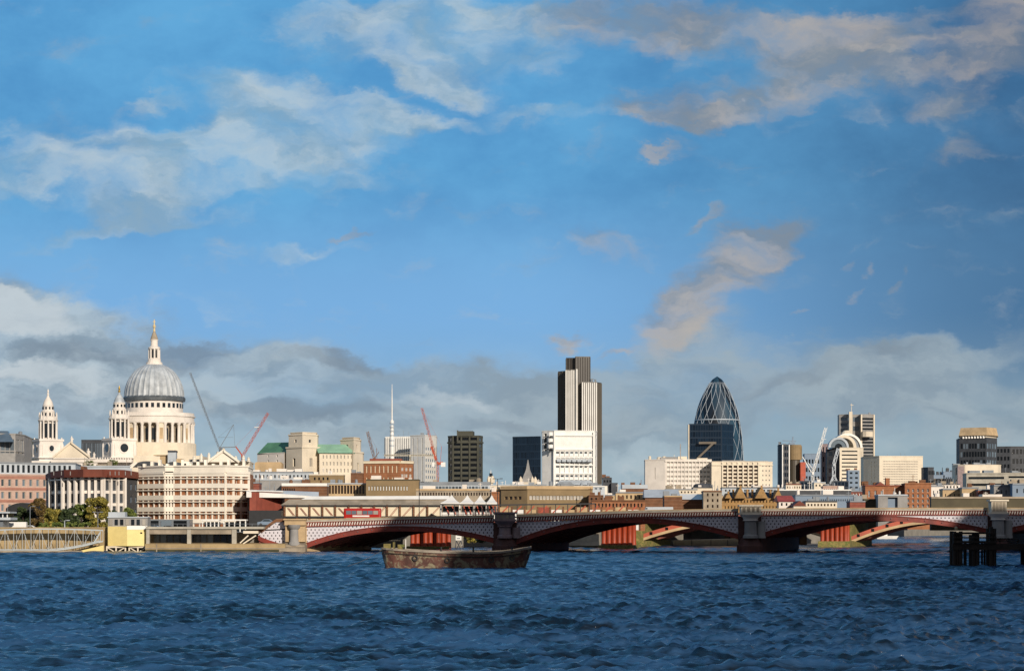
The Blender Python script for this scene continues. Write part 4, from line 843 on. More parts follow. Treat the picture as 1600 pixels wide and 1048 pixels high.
b = MB(); b.box(X(360, 652), X(365, 652), 651, 654, zo(724), zo(712)); b.box(X(296, 652), X(322, 652), 651, 660, zo(722), zo(717)); b.build('roof_plant', M['stone_grey'], q.root)
# ------------------------------------------------------------------ middle roofs
def low(label, p0, p1, top, Yv, wall, faces=None, roof=None, d=16, cap=.35, over=.25, cl=0, nm='low_building', cat='building', p=None, sd=1, bands=()):
    pts = p or [(p0, Yv), (p1, Yv)]
    q = Bldg(nm, label, cat, pts, Z(top, Yv), wall=M[wall], depth=d, cap=cap, over=over, roof=M[roof] if roof else None)
    for f_ in (faces or []): q.face(**f_)
    q.clutter(cl or 4, 1.5, seed=sd if cl else int(p0 or pts[0][0])+int(top), mat=M[('roof_grey', 'stone_dirty', 'stone_white', 'brick_brown')[int(top) % 4]])
    for z_ in bands: q.band(Z(z_, Yv), .5, .3)
    q.done(); return q
z8 = lambda p: Z(p, 800)
low('pale grey flat roofed block with small windows below the green roofs', 388, 489, 738, 860, 'roof_lightgrey', [dict(i=0, c=16, r=1, w=.4, h=.4, zb=Z(750, 860), g=GD)], 'roof_grey', cl=6, sd=3)
low('brown block with two dark windows below the pale green roof', 483, 537, 742, 840, 'olive_panel', [dict(i=0, c=4, r=1, w=.4, h=.5, zb=Z(752, 840), zt=Z(743, 840), ml=.1, mr=.4, g=GK)], 'stone_cream')
low('small dark brown box shaped plant house left of the brick block', 548, 567, 740, 845, 'brick_brown', cl=2)
low('row of tan fins under a pale roof beside the olive hall', 511, 572, 756, 760, 'stone_tan', [dict(i=0, c=12, r=1, w=.7, h=.86, zt=Z(757, 760), zb=Z(772, 760), g=GR, d=.7)], 'roof_lightgrey')
low('olive hall with a row of white square windows behind the bus', 572, 655, 750, 750, 'olive_panel', [dict(i=0, c=14, r=1, w=.5, h=.8, zb=Z(767, 750), zt=Z(758, 750), ml=.03, mr=.2, g=W_, fr=M['olive_dark'])], 'olive_dark', cl=4)
low('narrow red brick strip under a grey roof right of the mansion block', 380, 405, 755, 640, 'brick_red', roof='roof_grey')
low('brown brick block with a white flat roof above the station', 440, 511, 759, 720, 'brick_brown', [dict(i=0, c=6, r=1, w=.6, h=.5, zt=Z(760, 720), zb=Z(770, 720), ml=.02, mr=.7, g=GK)], 'white_paint', cap=.9)
low('grey roofed block behind the white flat roof', 400, 470, 750, 730, 'stone_grey', roof='roof_lightgrey', cl=7, sd=5)
q = low('red painted building under a sloping white roof beside the bridge end', 390, 438, 768, 565, 'dull_red', roof='white_paint', d=20, p=[(390, 560), (400, 560), (440, 572)], cap=.3, over=.4)
b = MB(); b.prism([(X(385, 559), 559), (X(440, 566), 566), (X(498, 575), 575), (X(498, 590), 590), (X(385, 590), 590)], Z(777, 565), [Z(768, 565), Z(771, 565), Z(775, 565), Z(766, 565), Z(762, 565)]); b.build('sloping_roof', W_, q.root)
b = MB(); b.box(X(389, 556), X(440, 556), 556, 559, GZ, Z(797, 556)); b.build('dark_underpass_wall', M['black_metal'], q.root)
low('long grey curved roof with a pale wall right of the olive hall', 656, 766, 757, 700, 'roof_lightgrey', [dict(i=0, c=20, r=1, w=.8, h=.5, zb=Z(767, 700), g=GG, d=.15)], 'roof_grey', cap=.9, cl=5, sd=4)
low('long low tan block behind the white canopies', 650, 785, 766, 660, 'stone_dirty', [dict(i=0, c=30, r=1, w=.5, h=.7, zt=Z(768, 660), zb=Z(775, 660), g=GR)], roof='stone_tan', cap=.5)
low('narrow orange brick tower beside the white canopies', 768, 780, 770, 600, 'brick_orange')
ol = low('large olive concrete block with a long strip of pale windows behind the bridge', 783, 926, 764, 640, 'olive_panel', [dict(i=1, c=16, r=1, w=.86, h=.8, zt=Z(773, 640), zb=Z(781, 640), ml=.03, mr=.14, g=GP, d=.3, fr=W_), dict(i=0, c=4, r=1, w=.7, h=.7, zt=Z(774, 640), zb=Z(781, 640), ml=.1, mr=.2, g=GR)], 'stone_tan', p=[(783, 644), (824, 638), (926, 642)], cap=.9, over=.4, cl=8, sd=7)
low('pale rooftop terraces behind the large olive block', 762, 860, 758, 820, 'stone_cream', [dict(i=0, c=10, r=1, w=.5, h=.4, zb=Z(766, 820), g=GG)], 'roof_lightgrey', cl=10, sd=9)
low('white and grey roof terraces under the stepped office block', 850, 945, 760, 830, 'roof_lightgrey', [dict(i=0, c=12, r=1, w=.5, h=.4, zb=Z(766, 830), g=GG)], 'white_paint', cl=8, sd=2)
low('dark brown brick block right of the large olive block', 920, 943, 775, 630, 'brick_brown', [dict(i=0, c=3, r=2, w=.4, h=.4, zb=Z(790, 630), g=GK)])
q = low('small dark stepped block right of the tallest tower', 942, 956, 747, 900, 'roof_dark', [dict(i=0, c=3, r=2, w=.6, h=.4, zb=Z(765, 900), g=GK)], cl=2); b = MB(); b.box(X(955, 899), X(965, 899), 898, 905, GZ, Z(754, 900)); b.build('lower_wing', M['roof_dark'], q.root); b = MB(); b.box(X(943, 897), X(949, 897), 896, 898, GZ, Z(759, 900)); b.build('pale_bay', CPT, q.root)
low('brown block with a row of dark windows left of the long cream block', 962, 1010, 770, 700, 'stone_tan', [dict(i=0, c=7, r=1, w=.4, h=.7, zt=Z(772, 700), zb=Z(780, 700), g=GR)], 'roof_grey')
low('grey pitched roof hall below the left end of the long cream block', 972, 1012, 763, 760, 'brick_brown', roof='roof_lightgrey', cap=1.3)
low('orange brick wall low behind the bridge parapet', 925, 1008, 783, 590, 'brick_orange', [dict(i=0, c=14, r=1, w=.4, h=.5, zb=Z(795, 590), g=GK)], 'brick_brown', nm='brick_wall', cat='wall', d=3)
def gabled(label, p0, p1, eave, ridge, Yv, wall, roof, d=12, faces=None, axis='x', nm='pitched_house'):
    q = Bldg(nm, label, 'house', [(p0, Yv), (p1, Yv)], Z(eave, Yv), wall=M[wall], depth=d, cap=0)
    for f_ in (faces or []): q.face(**f_)
    q.done(); b = MB(); x0, x1 = X(p0, Yv), X(p1, Yv); ze, zr = Z(eave, Yv), Z(ridge, Yv)
    if axis == 'x': b.prism([(x0-.3, Yv-.5), (x1+.3, Yv-.5), (x1+.3, Yv+d), (x0-.3, Yv+d)], ze, zr, top=[(x0, Yv+d*.5), (x1, Yv+d*.5), (x1, Yv+d*.5+.1), (x0, Yv+d*.5+.1)])
    else:
        xm_ = (x0+x1)/2; b.prism([(x0-.2, Yv-.3), (x1+.2, Yv-.3), (x1+.2, Yv+d), (x0-.2, Yv+d)], ze, zr, top=[(xm_-.05, Yv-.3), (xm_+.05, Yv-.3), (xm_+.05, Yv+d), (xm_-.05, Yv+d)])
    b.build('roof', M[roof], q.root); return q
gabled('brown brick shed with a broad grey slate roof', 1008, 1062, 777, 764, 690, 'brick_brown', 'roof_lightgrey')
gabled('brown brick house with a white metal roof left of the windowed one', 1064, 1099, 780, 771, 640, 'brick_brown', 'white_paint')
low('brown brick house with four dark windows behind the bridge', 1099, 1128, 768, 630, 'stone_dirty', [dict(i=0, c=3, r=3, w=.34, h=.5, zb=Z(795, 630), ml=.1, mr=.1, g=GR)], 'brick_brown')
low('plain brown brick box with a small white roof hut', 1038, 1066, 776, 620, 'brick_brown', roof='stone_tan', cl=2)
q = low('dark drum shaped plant roof below the middle of the long cream block', 1083, 1114, 762, 800, 'stone_cream', roof='roof_dark'); b = MB(); b.lathe(X(1098, 808), 808, [(15*.222, q.z1), (15*.222, Z(757, 800)), (12*.222, Z(755, 800))], 20); b.build('drum', M['roof_dark'], q.root)
low('low cream roof terrace with small dormers under the long cream block', 1040, 1090, 765, 790, 'stone_cream', [dict(i=0, c=9, r=1, w=.4, h=.4, zb=Z(772, 790), g=GR)], 'roof_grey', cl=6, sd=11)
gh = low('yellow stone school like house with three steep gables', 1128, 1218, 778, 640, 'brick_yellow', [dict(i=0, c=17, r=2, w=.3, h=.45, zb=Z(797, 640), g=GK)], 'roof_dark', cap=0)
for (a, tp, hw) in ((1157, 761, 9), (1190, 761, 10), (1216, 765, 7), (1138, 770, 5)):
    b = MB(); b.slab([P(a-hw, 778, 638), P(a+hw, 778, 638)], [P(a-.8, tp, 638), P(a+.8, tp, 638)], (0, 9, 0)); b.bar(P(a, tp+2, 638), P(a, tp-3, 638), .5); b.build('gable', M['brick_yellow'], gh.root)
b = MB(); b.prism([(X(1140, 641), 641), (X(1216, 641), 641), (X(1216, 641), 653), (X(1140, 641), 653)], Z(778, 640), Z(768, 640), top=[(X(1140, 646), 646), (X(1214, 646), 646), (X(1214, 646), 647), (X(1140, 646), 647)]); b.build('roof', M['roof_dark'], gh.root)
b = MB()
for a in (1146, 1168, 1176, 1204): b.box(X(a, 640), X(a+2.6, 640), 642, 644, Z(778, 640), Z(764, 640))
b.build('chimneys', M['brick_yellow'], gh.root)
gabled('white house with a bright red tiled roof beside the gabled stone house', 1217, 1241, 783, 773.5, 610, 'stone_white', 'red_metal', faces=[dict(i=0, c=3, r=1, w=.36, h=.5, zb=Z(792, 610), g=GK)])
gabled('black and white half timbered gable house right of the red roof', 1240, 1259, 790, 782, 600, 'stone_cream', 'roof_brown', axis='y', faces=[dict(i=0, c=2, r=1, w=.3, h=.4, g=GR)])
low('low cream wall with brown posts behind the bridge', 1259, 1308, 784, 600, 'stone_cream', [dict(i=0, c=9, r=1, w=.5, h=.4, zb=Z(793, 600), g=GR, d=.15)], 'roof_dark')
low('long blue grey roof with a row of small dark dormers', 1243, 1340, 774, 650, 'blue_grey', [dict(i=0, c=26, r=1, w=.4, h=.4, zt=Z(777, 650), zb=Z(785, 650), ml=.2, g=GK)], 'roof_grey', cl=3, sd=5)
low('dark flat roof above the long blue grey roof', 1212, 1330, 766, 720, 'roof_dark', roof='white_paint', cl=6, sd=8)
low('stone terrace block with small dormers under the slim tower', 1228, 1252, 757, 900, 'stone_cream', [dict(i=0, c=6, r=1, w=.4, h=.4, zb=Z(765, 900), g=GR)], 'roof_brown')
low('navy glass block at the foot of the vaulted building', 1302, 1326, 752, 1100, 'navy_slab', [dict(i=0, c=4, r=2, w=.8, h=.8, g=GN, zb=Z(770, 1100))])
low('dark blue box under the red panelled tower', 1250, 1268, 752, 1100, 'navy_slab', [dict(i=0, c=3, r=2, w=.7, h=.6, g=GN, zb=Z(764, 1100))])
low('cream flat topped block at the foot of the white lattice crane', 1272, 1290, 754, 1000, 'stone_cream', [dict(i=0, c=3, r=2, w=.4, h=.4, g=GD, zb=Z(770, 1000))], 'roof_lightgrey')
low('pinkish brick terrace below the pale grey crane', 1286, 1312, 760, 900, 'brick_pink', [dict(i=0, c=8, r=1, w=.4, h=.4, g=GD, zb=Z(770, 900))])
low('red brick terrace left of the orange brick building', 1316, 1352, 768, 760, 'brick_red', [dict(i=0, c=7, r=1, w=.4, h=.6, g=W_, zb=Z(778, 760))], 'roof_grey', cl=5, sd=10)
low('mauve grey block with small windows beside the wide cream block', 1325, 1343, 735, 1250, 'blue_grey', [dict(i=0, c=2, r=4, w=.5, h=.4, g=GD, zb=Z(765, 1250))], 'roof_lightgrey', cl=3, sd=3)
q = low('orange brick building with a chimney and white sash windows', 1352, 1414, 759, 720, 'brick_orange', [dict(i=0, c=6, r=1, w=.32, h=.7, zt=Z(764, 720), zb=Z(778, 720), ml=.02, g=GG, fr=W_, bars=(1, 1), skip={(3, 0)})], 'brick_red', cap=.3)
b = MB(); b.box(X(1385, 720), X(1391, 720), 721, 723, Z(759, 720), Z(746.5, 720)); b.build('chimney', M['brick_orange'], q.root); b = MB(); b.slab([P(1368, 758.5, 719.5), P(1384, 758.5, 719.5)], [P(1375.8, 752.5, 719.5), P(1376.2, 752.5, 719.5)], (0, 6, 0)); b.build('gable', M['brick_red'], q.root)
low('lighter orange brick building with upright strips of white windows', 1414, 1455, 755.5, 715, 'brick_orange', [dict(i=0, c=5, r=4, w=.4, h=.6, zt=Z(762, 715), zb=Z(794, 715), g=GG, fr=W_, bars=(0, 1))], 'brick_orange', cap=.3)
q = low('grey stone gatehouse with a dark blue recessed front', 1372, 1418, 774, 640, 'stone_grey', [dict(i=0, c=1, r=1, w=.44, h=.76, ml=.12, mr=.12, zb=Z(795, 640), g=M['blue_grey'], d=1.2)], 'roof_lightgrey'); 
low('dark grey flat wall block left of the stone gatehouse', 1350, 1374, 781, 650, 'olive_dark', cl=1)
low('rust brown flat block beside the dark grey wall', 1328, 1352, 784, 620, 'brick_red', roof='roof_grey')
for i, (p0, p1, tp, Yv, wl, lab, cl_) in enumerate(((1455, 1475, 760, 900, 'stone_white', 'white trimmed dark roofed block right of the orange brick building', 4), (1473, 1503, 765, 800, 'stone_tan', 'tan stone block with one small window under the distant gap', 4), (1503, 1529, 763, 790, 'stone_tan', 'tan stone block with a grey roof in front of the striped office', 2),
    (1528, 1554, 766, 780, 'brick_red', 'rust red brick block in front of the striped office', 1), (1553, 1584, 759, 760, 'stone_grey', 'grey stone block with three narrow windows near the right edge', 2), (1582, 1640, 757, 750, 'blue_grey', 'blue grey block cut by the right edge', 3))):
    low(lab, p0, p1, tp, Yv, wl, [dict(i=0, c=3+i % 3, r=1, w=.22, h=.5, zt=Z(tp+3, Yv), zb=Z(tp+16, Yv), g=GD)], 'roof_grey', cl=cl_, sd=i+20, cap=.5)
low('long dark brown wall above the bridge parapet at the right', 1455, 1640, 778.5, 620, 'olive_dark', roof='stone_dirty', nm='long_wall', cat='wall', d=6, cap=.5)
low('row of white and grey roofs in the gap below the distant blocks', 1450, 1500, 757, 1000, 'stone_white', [dict(i=0, c=9, r=1, w=.5, h=.5, zb=Z(764, 1000), g=GD)], 'roof_dark', cl=8, sd=33)
low('grey terrace roofs behind the bridge pier with the stone box', 1128, 1230, 762, 950, 'roof_lightgrey', [dict(i=0, c=16, r=1, w=.4, h=.4, zb=Z(770, 950), g=GD)], 'roof_dark', cl=10, sd=14)
low('low brown backland terrace behind the brown sheds', 940, 1130, 774, 850, 'stone_tan', [dict(i=0, c=24, r=1, w=.4, h=.4, zb=Z(780, 850), g=GD)], 'roof_grey', cl=8, sd=15)
# ------------------------------------------------------------------ the road bridge
YB, SK, BW = 500.0, .38, 32.0
def interp(tb, x):
    if x <= tb[0][0]: return tb[0][1]
    for (a, ya), (b_, yb) in zip(tb[:-1], tb[1:]):
        if x <= b_: return ya+(yb-ya)*(x-a)/(b_-a)
    return tb[-1][1]
PTT = [(400, 814), (440, 812), (480, 811), (620, 807), (790, 803.5), (1000, 796.5), (1170, 793.8), (1380, 793), (1560, 792.5), (2100, 797)]
TZ = lambda px: Z(interp(PTT, px), YB)
def bp(px, z, t_=0.0): return Vector((X(px, YB)+SK*t_, YB+t_, z))
sp_m = mk('spandrel_paint', '#c2bec4', .55, .05, .4, stain=.1); nt = NT.__new__(NT); nt.t = sp_m.node_tree; nt.n = sp_m.node_tree.nodes; nt.l = sp_m.node_tree.links
bsd = [n for n in nt.n if n.type == 'BSDF_PRINCIPLED'][0]; O = nt.new('ShaderNodeTexCoord').outputs['Object']; s3 = nt.new('ShaderNodeSeparateXYZ'); nt.l.new(O, s3.inputs[0])
zr = nt.m('MULTIPLY', s3.outputs[2], 1/.64); row = nt.m('FLOOR', zr); off = nt.m('MULTIPLY', nt.m('MODULO', row, 2), .5)
fx = nt.m('ABSOLUTE', nt.m('SUBTRACT', nt.m('FRACT', nt.m('ADD', nt.m('MULTIPLY', s3.outputs[0], 1/.86), off)), .5)); fz = nt.m('ABSOLUTE', nt.m('SUBTRACT', nt.m('FRACT', zr), .5))
hole = nt.m('LESS_THAN', nt.m('ADD', nt.m('MULTIPLY', fx, 1.9), nt.m('MULTIPLY', fz, 1.15)), .38)
trn = nt.new('ShaderNodeBsdfTransparent'); mx = nt.new('ShaderNodeMixShader'); nt.l.new(hole, mx.inputs[0]); nt.l.new(bsd.outputs[0], mx.inputs[1]); nt.l.new(trn.outputs[0], mx.inputs[2])
nt.l.new(mx.outputs[0], [n for n in nt.n if n.type == 'OUTPUT_MATERIAL'][0].inputs[0])
BR = thing('road_bridge', 'long dark red iron arch road bridge with white lattice spandrels on stone piers', 'bridge', (X(1000, YB), YB, 0))
RED, DRED = M['bridge_red'], M['bridge_dark']
spans = [(479, 771, 856, 829.5, 848), (807, 1153, 850, 816.5, 842), (1189, 1543, 841, 813.5, 834), (1571, 1925, 834, 812.5, 845)]
def intr(sp_, px):
    a, b_, ya, yc, yb = sp_; m_ = (a+b_)/2; f_ = (px-m_)/((b_-a)/2); ys = ya if f_ < 0 else yb
    return Z(yc, YB)+(Z(ys, YB)-Z(yc, YB))*abs(f_)**2.1
RD = 1.15
for si, s in enumerate(spans):
    n = 40; pxs = [s[0]+(s[1]-s[0])*i/n for i in range(n+1)]
    lowz = [intr(s, p) for p in pxs]; topz = [z+RD for z in lowz]
    for k in range(9):
        t_ = k*(BW-.6)/8; b = MB()
        b.slab([bp(p, z, t_) for p, z in zip(pxs, lowz)], [bp(p, z, t_) for p, z in zip(pxs, topz)], (SK*.6, .6, 0))
        if k in (0, 8):
            b.slab([bp(p, z, t_-.18) for p, z in zip(pxs, lowz)], [bp(p, z+.16, t_-.18) for p, z in zip(pxs, lowz)], (SK*.17, .17, 0))
            b.slab([bp(p, z-.16, t_-.18) for p, z in zip(pxs, topz)], [bp(p, z, t_-.18) for p, z in zip(pxs, topz)], (SK*.17, .17, 0))
        b.build('arch_rib', RED if k == 0 else DRED, BR)
    b = MB(); b.slab([bp(p, z+.02, .3) for p, z in zip(pxs, topz)], [bp(p, z+.02, BW-.3) for p, z in zip(pxs, topz)], (0, 0, .25)); b.build('vault', DRED, BR)
    # rivet bosses along the front rib
    for side, t0 in (('front', .10), ('back', BW-.3)):
        b = MB(); fz_ = [TZ(p)-1.66 for p in pxs]
        b.slab([bp(p, z-.1, t0) for p, z in zip(pxs, topz)], [bp(p, max(f_, z), t0) for p, z, f_ in zip(pxs, topz, fz_)], (SK*.12, .12, 0)); b.build('spandrel', sp_m, BR)
    b = MB()
    for i in range(2, n, 3): p_ = bp(pxs[i], lowz[i]+RD*.5, -.14); b.lathe(p_.x, p_.y, [(.02, p_.z-.12), (.13, p_.z-.05), (.13, p_.z+.05), (.02, p_.z+.12)], 8)
    b.build('bosses', M['granite_pink'], BR)['kind'] = 'stuff'
    # cornice, balusters and coping
    for nm, za, zb_, t0, th, mt in (('cornice', -1.66, -1.45, -.25, .5, RED), ('baluster_panel', -1.45, -.75, .12, .3, DRED), ('cornice', -.75, -.6, -.2, .45, RED), ('parapet', -.6, -.16, -.05, .45, M['concrete']), ('coping', -.16, .0, -.16, .66, M['stone_tan'])):
        b = MB(); b.slab([bp(p, TZ(p)+za, t0) for p in pxs], [bp(p, TZ(p)+zb_, t0) for p in pxs], (SK*th, th, 0)); b.build(nm, mt, BR)
    b = MB(); L = X(s[1], YB)-X(s[0], YB); nb_ = int(L/.56)
    for i in range(nb_):
        p = s[0]+(s[1]-s[0])*(i+.5)/nb_; q0 = bp(p, TZ(p)-1.44, -.02); b.bar(q0, q0+Vector((.18, 0, .68)), .2, .14)
    b.build('balusters', M['stone_white'], BR)['kind'] = 'stuff'
    b = MB(); b.slab([bp(p, TZ(p)-1.6, BW) for p in pxs], [bp(p, TZ(p)-.75, BW) for p in pxs], (SK*-.3, -.3, 0)); b.build('parapet', DRED, BR)
b = MB(); pxs = list(range(380, 2060, 20))
b.slab([bp(p, TZ(p)-2.15, .5) for p in pxs], [bp(p, TZ(p)-2.15, BW-.5) for p in pxs], (0, 0, .25)); b.build('deck', M['asphalt'], BR)
b = MB(); b.slab([bp(p, TZ(p)-1.89, .55) for p in pxs], [bp(p, TZ(p)-1.89, 4.5) for p in pxs], (0, 0, .14)); b.build('pavement', M['paving'], BR)
# piers
def pier(pc, hw, box_h, stonebox, flip=0):
    p0, p1 = pc-hw, pc+hw; T_ = TZ(pc)
    b = MB(); b.prism([tuple(bp(p0, 0, 0)[:2]), tuple(bp(p1, 0, 0)[:2]), tuple(bp(p1, 0, BW)[:2]), tuple(bp(p0, 0, BW)[:2])], -4, T_-1.7); pr = b.build('pier', M['maroon_stone'], BR)
    cx, cy = X(pc, YB), YB-1.6
    b = MB(); b.lathe(cx, cy+1.2, [(2.9, -4), (2.9, 1.3), (2.6, 1.6), (2.4, 1.9), (2.2, 2.4), (1.7, 3.2)], 12, R(15)); b.build('cutwater', M['maroon_stone'], pr)
    zc_ = T_-1.9
    b = MB(); b.lathe(cx, cy, [(1.65, 3.0), (1.65, 3.5), (1.35, 3.8), (1.28, zc_-.9)], 20); b.build('column', M['granite_pink'] if not stonebox else M['stone_grey'], pr, smooth=True)
    b = MB(); b.lathe(cx+2.3, cy+.9, [(1.1, 3.0), (1.0, 3.7), (.95, zc_-.9)], 16); b.build('side_column', M['granite_pink'] if not stonebox else M['stone_grey'], pr, smooth=True)
    b = MB(); b.lathe(cx, cy, [(1.3, zc_-.9), (1.75, zc_-.75), (1.5, zc_-.6), (1.7, zc_-.1), (2.3, zc_+.35), (2.4, zc_+.55)], 20); b.build('capital', M['stone_white'] if stonebox else M['granite_pink'], pr, smooth=True)
    m_ = M['stone_cream'] if stonebox else M['granite_pink']
    b = MB(); b.box(cx-hw*px1(YB)-.0, cx+hw*px1(YB), YB-3.0, YB+.6, zc_+.5, zc_+.9); b.box(cx-hw*px1(YB)+.3, cx+hw*px1(YB)-.3, YB-2.7, YB+.5, zc_+.9, T_+box_h-.35); b.box(cx-hw*px1(YB)-.1, cx+hw*px1(YB)+.1, YB-3.1, YB+.7, T_+box_h-.35, T_+box_h)
    pu = b.build('pulpit', m_, pr)
    for k in range(4):
        w2 = hw*px1(YB)-.5; xx = cx-w2+(k+.5)*w2/2; b = MB(); b.box(xx-.28, xx+.28, YB-2.78, YB-2.66, zc_+1.1, T_+box_h-.55); b.build('panel', M['stone_dirty'], pu)
pier(789, 18, .55, 0); pier(1171.5, 18, .75, 1); pier(1557, 14, 1.7, 1)
# left abutment: stone pedestal with column, then a short curved side span
b = MB(); b.prism([tuple(bp(447, 0, 0)[:2]), tuple(bp(479, 0, 0)[:2]), tuple(bp(479, 0, BW)[:2]), tuple(bp(447, 0, BW)[:2])], -4, TZ(460)-.6); ab = b.build('abutment', M['stone_tan'], BR)
xa = lambda p: X(p, YB)
b = MB(); b.box(xa(446), xa(479), YB-2.2, YB+.2, TZ(460)-1.2, TZ(460)-.1); b.box(xa(444.5), xa(480), YB-2.6, YB+.3, TZ(460)-.1, TZ(460)+.2); b.box(xa(447), xa(478), YB-1.6, YB-.003, 2.2, TZ(460)-1.2); b.build('pedestal', M['stone_tan'], ab)
b = MB(); b.lathe(xa(461), YB-2.0, [(1.2, 1.4), (1.2, 2), (.95, 2.3), (.9, 4.9), (1.25, 5.2), (1.4, 5.9)], 16); b.build('column', M['stone_grey'], ab, smooth=True)
b = MB(); b.prism([(xa(438), YB-4), (xa(480), YB-4.5), (xa(480), YB+.0), (xa(438), YB)], -3, [.9, .9, 1.6, 1.6]); b.prism([(xa(446), YB-2.8), (xa(478), YB-3), (xa(478), YB-.01), (xa(446), YB-.01)], 1.0, [1.5, 1.5, 2.2, 2.2]); b.build('footing', M['stone_dirty'], ab)
pxs = [402+45*i/14 for i in range(15)]
zz0 = [Z(836+16*((p-402)/45)**.8, YB) for p in pxs]; zz1 = [Z(838-1.0*(p-402)+0.0045*(p-402)**2*1.6, YB) for p in pxs]
zz1 = [max(z1_, z0_+1.1) for z0_, z1_ in zip(zz0, zz1)]; zz1 = [min(z, Z(815, YB)) for z in zz1]
b = MB(); b.slab([bp(p, z-1.0, .4) for p, z in zip(pxs, zz0)], [bp(p, z, .4) for p, z in zip(pxs, zz0)], (.1, .5, 0)); b.build('side_rib', RED, BR)
b = MB(); b.slab([bp(p, z-2.6, .8) for p, z in zip(pxs, zz0)], [bp(p, z-.9, .8) for p, z in zip(pxs, zz0)], (.1, 12, 0)); b.build('side_vault', DRED, BR)
b = MB(); b.slab([bp(p, z, .5) for p, z in zip(pxs, zz0)], [bp(p, z, .5) for p, z in zip(pxs, zz1)], (.05, .15, 0)); b.build('side_spandrel', sp_m, BR)
b = MB(); b.slab([bp(p, z, .2) for p, z in zip(pxs, zz1)], [bp(p, z+.7, .2) for p, z in zip(pxs, zz1)], (.1, .6, 0)); b.build('side_rail', M['brick_brown'], BR)
# lamp posts and poles
def lamp(px, Y, ybot, ytop, label, arms=1, mat='black_metal', r=.09, cat='lamp post'):
    t_ = thing('lamp_post', label, cat, tuple(P(px, ybot, Y)), 'tall poles and lamps'); a, c_ = P(px, ybot, Y), P(px, ytop, Y)
    b = MB(); b.lathe(a.x, a.y, [(r*1.8, a.z), (r, a.z+1.2), (r*.8, c_.z)], 8); b.build('pole', M[mat], t_)
    for sx_ in ((1,) if arms == 1 else (-1, 1)):
        b = MB(); b.bar(c_, c_+Vector((sx_*.8, 0, .1)), .09); b.box(c_.x+sx_*.8-.35, c_.x+sx_*.8+.35, c_.y-.2, c_.y+.2, c_.z, c_.z+.16); b.build('lamp_head', M[mat], t_)
lamp(655, 518, 808, 753, 'thin black pole above the bridge near the bus'); lamp(777.5, 516, 804, 748, 'double headed lamp post above the bridge pier behind the barge', 2)
lamp(47, 520, 826, 791, 'white headed lamp post before the pink office', 1, 'grey_metal'); lamp(153, 512, 828, 800, 'short lamp post in front of the trees left of the yellow hut', 2, 'grey_metal'); lamp(101, 512, 826, 813, 'lowest lamp post, at the left end of the bushes', 1, 'roof_lightgrey')
# railing on the station side
rl = thing('railing', 'tall thin black railing standing above the bridge parapet', 'railing', (X(810, 545), 545, 6), None)
b = MB(); b.bar(P(688, 787.5, 545), P(780, 788.5, 545), .22, .3); b.bar(P(780, 788.5, 545), P(930, 786.5, 545), .22, .3); b.bar(P(690, 804, 545), P(930, 800, 545), .1, .1); b.build('top_rail', M['black_metal'], rl)
for a in [710, 723.5, 739, 753, 763, 778, 795, 808, 830, 850, 868, 887, 907, 921, 930]: b = MB(); b.bar(P(a, 808, 545), P(a, 788, 545), .2); b.build('post', M['black_metal'], rl)
# ------------------------------------------------------------------ the bus and cars
def bus():
    Y = 520.0; z0 = TZ(560)-1.9; x0, x1 = X(537, Y), X(595, Y); zt_ = Z(793.5, Y); H = zt_-z0; L = x1-x0
    t_ = thing('double_decker_bus', 'red double decker bus crossing the left end of the bridge', 'bus', ((x0+x1)/2, Y, z0), None)
    b = MB(); sec = [(0, z0+.35), (0, z0+H*.82), (.12, z0+H*.93), (.35, z0+H)]
    ring = lambda x, ins: [Vector((x, Y-ins0, z)) for ins0, z in []]
    pts = [(-1.25, z0+.35), (-1.25, z0+H*.86), (-1.12, z0+H*.96), (-.9, z0+H), (.9, z0+H), (1.12, z0+H*.96), (1.25, z0+H*.86), (1.25, z0+.35)]
    xs = [(x0, .82), (x0+.12, .95), (x0+.4, 1), (x1-.4, 1), (x1-.15, .96), (x1, .84)]
    rows = [[Vector((x, Y+1.25+a*f_, z0+(z-z0)*(1 if f_ > .9 else .97))) for a, z in pts] for x, f_ in xs]
    for r0, r1 in zip(rows[:-1], rows[1:]):
        for i in range(8): j = (i+1) % 8; b.poly([r0[i], r1[i], r1[j], r0[j]])
    b.poly(rows[0]); b.poly(rows[-1]); b.build('body', mk('bus_red', '#a01c10', .3, .06, 1, stain=.05), t_)
    for deck, (f0, f1) in enumerate(((.28, .47), (.66, .86))):
        for k in range(6):
            a = x0+.55+(L-1.0)*k/6; b = MB(); b.box(a, a+(L-1.0)/6-.14, Y-.03, Y+.03, z0+H*f0, z0+H*f1); b.build('window', M['glass_grey'] if (k+deck) % 3 else M['glass_pale'], t_)
        b = MB(); b.box(x0-.03, x0+.1, Y+.25, Y+2.25, z0+H*f0, z0+H*f1); b.build('windscreen', M['glass_dark'], t_)
    b = MB(); b.box(x0+2.0, x1-2.6, Y-.04, Y-.0, z0+H*.53, z0+H*.61); b.build('advert_panel', M['white_paint'], t_)
    for a in (x0+1.7, x1-2.0):
        b = MB(); ring = [Vector((a+.5*math.cos(q*math.pi/8), Y-.06, z0+.5+.5*math.sin(q*math.pi/8))) for q in range(16)]; b.poly(ring); b.poly([p+Vector((0, .35, 0)) for p in reversed(ring)])
        for i in range(16): b.poly([ring[i], ring[(i+1) % 16], ring[(i+1) % 16]+Vector((0, .35, 0)), ring[i]+Vector((0, .35, 0))])
        b.build('wheel', M['black_metal'], t_)
bus()
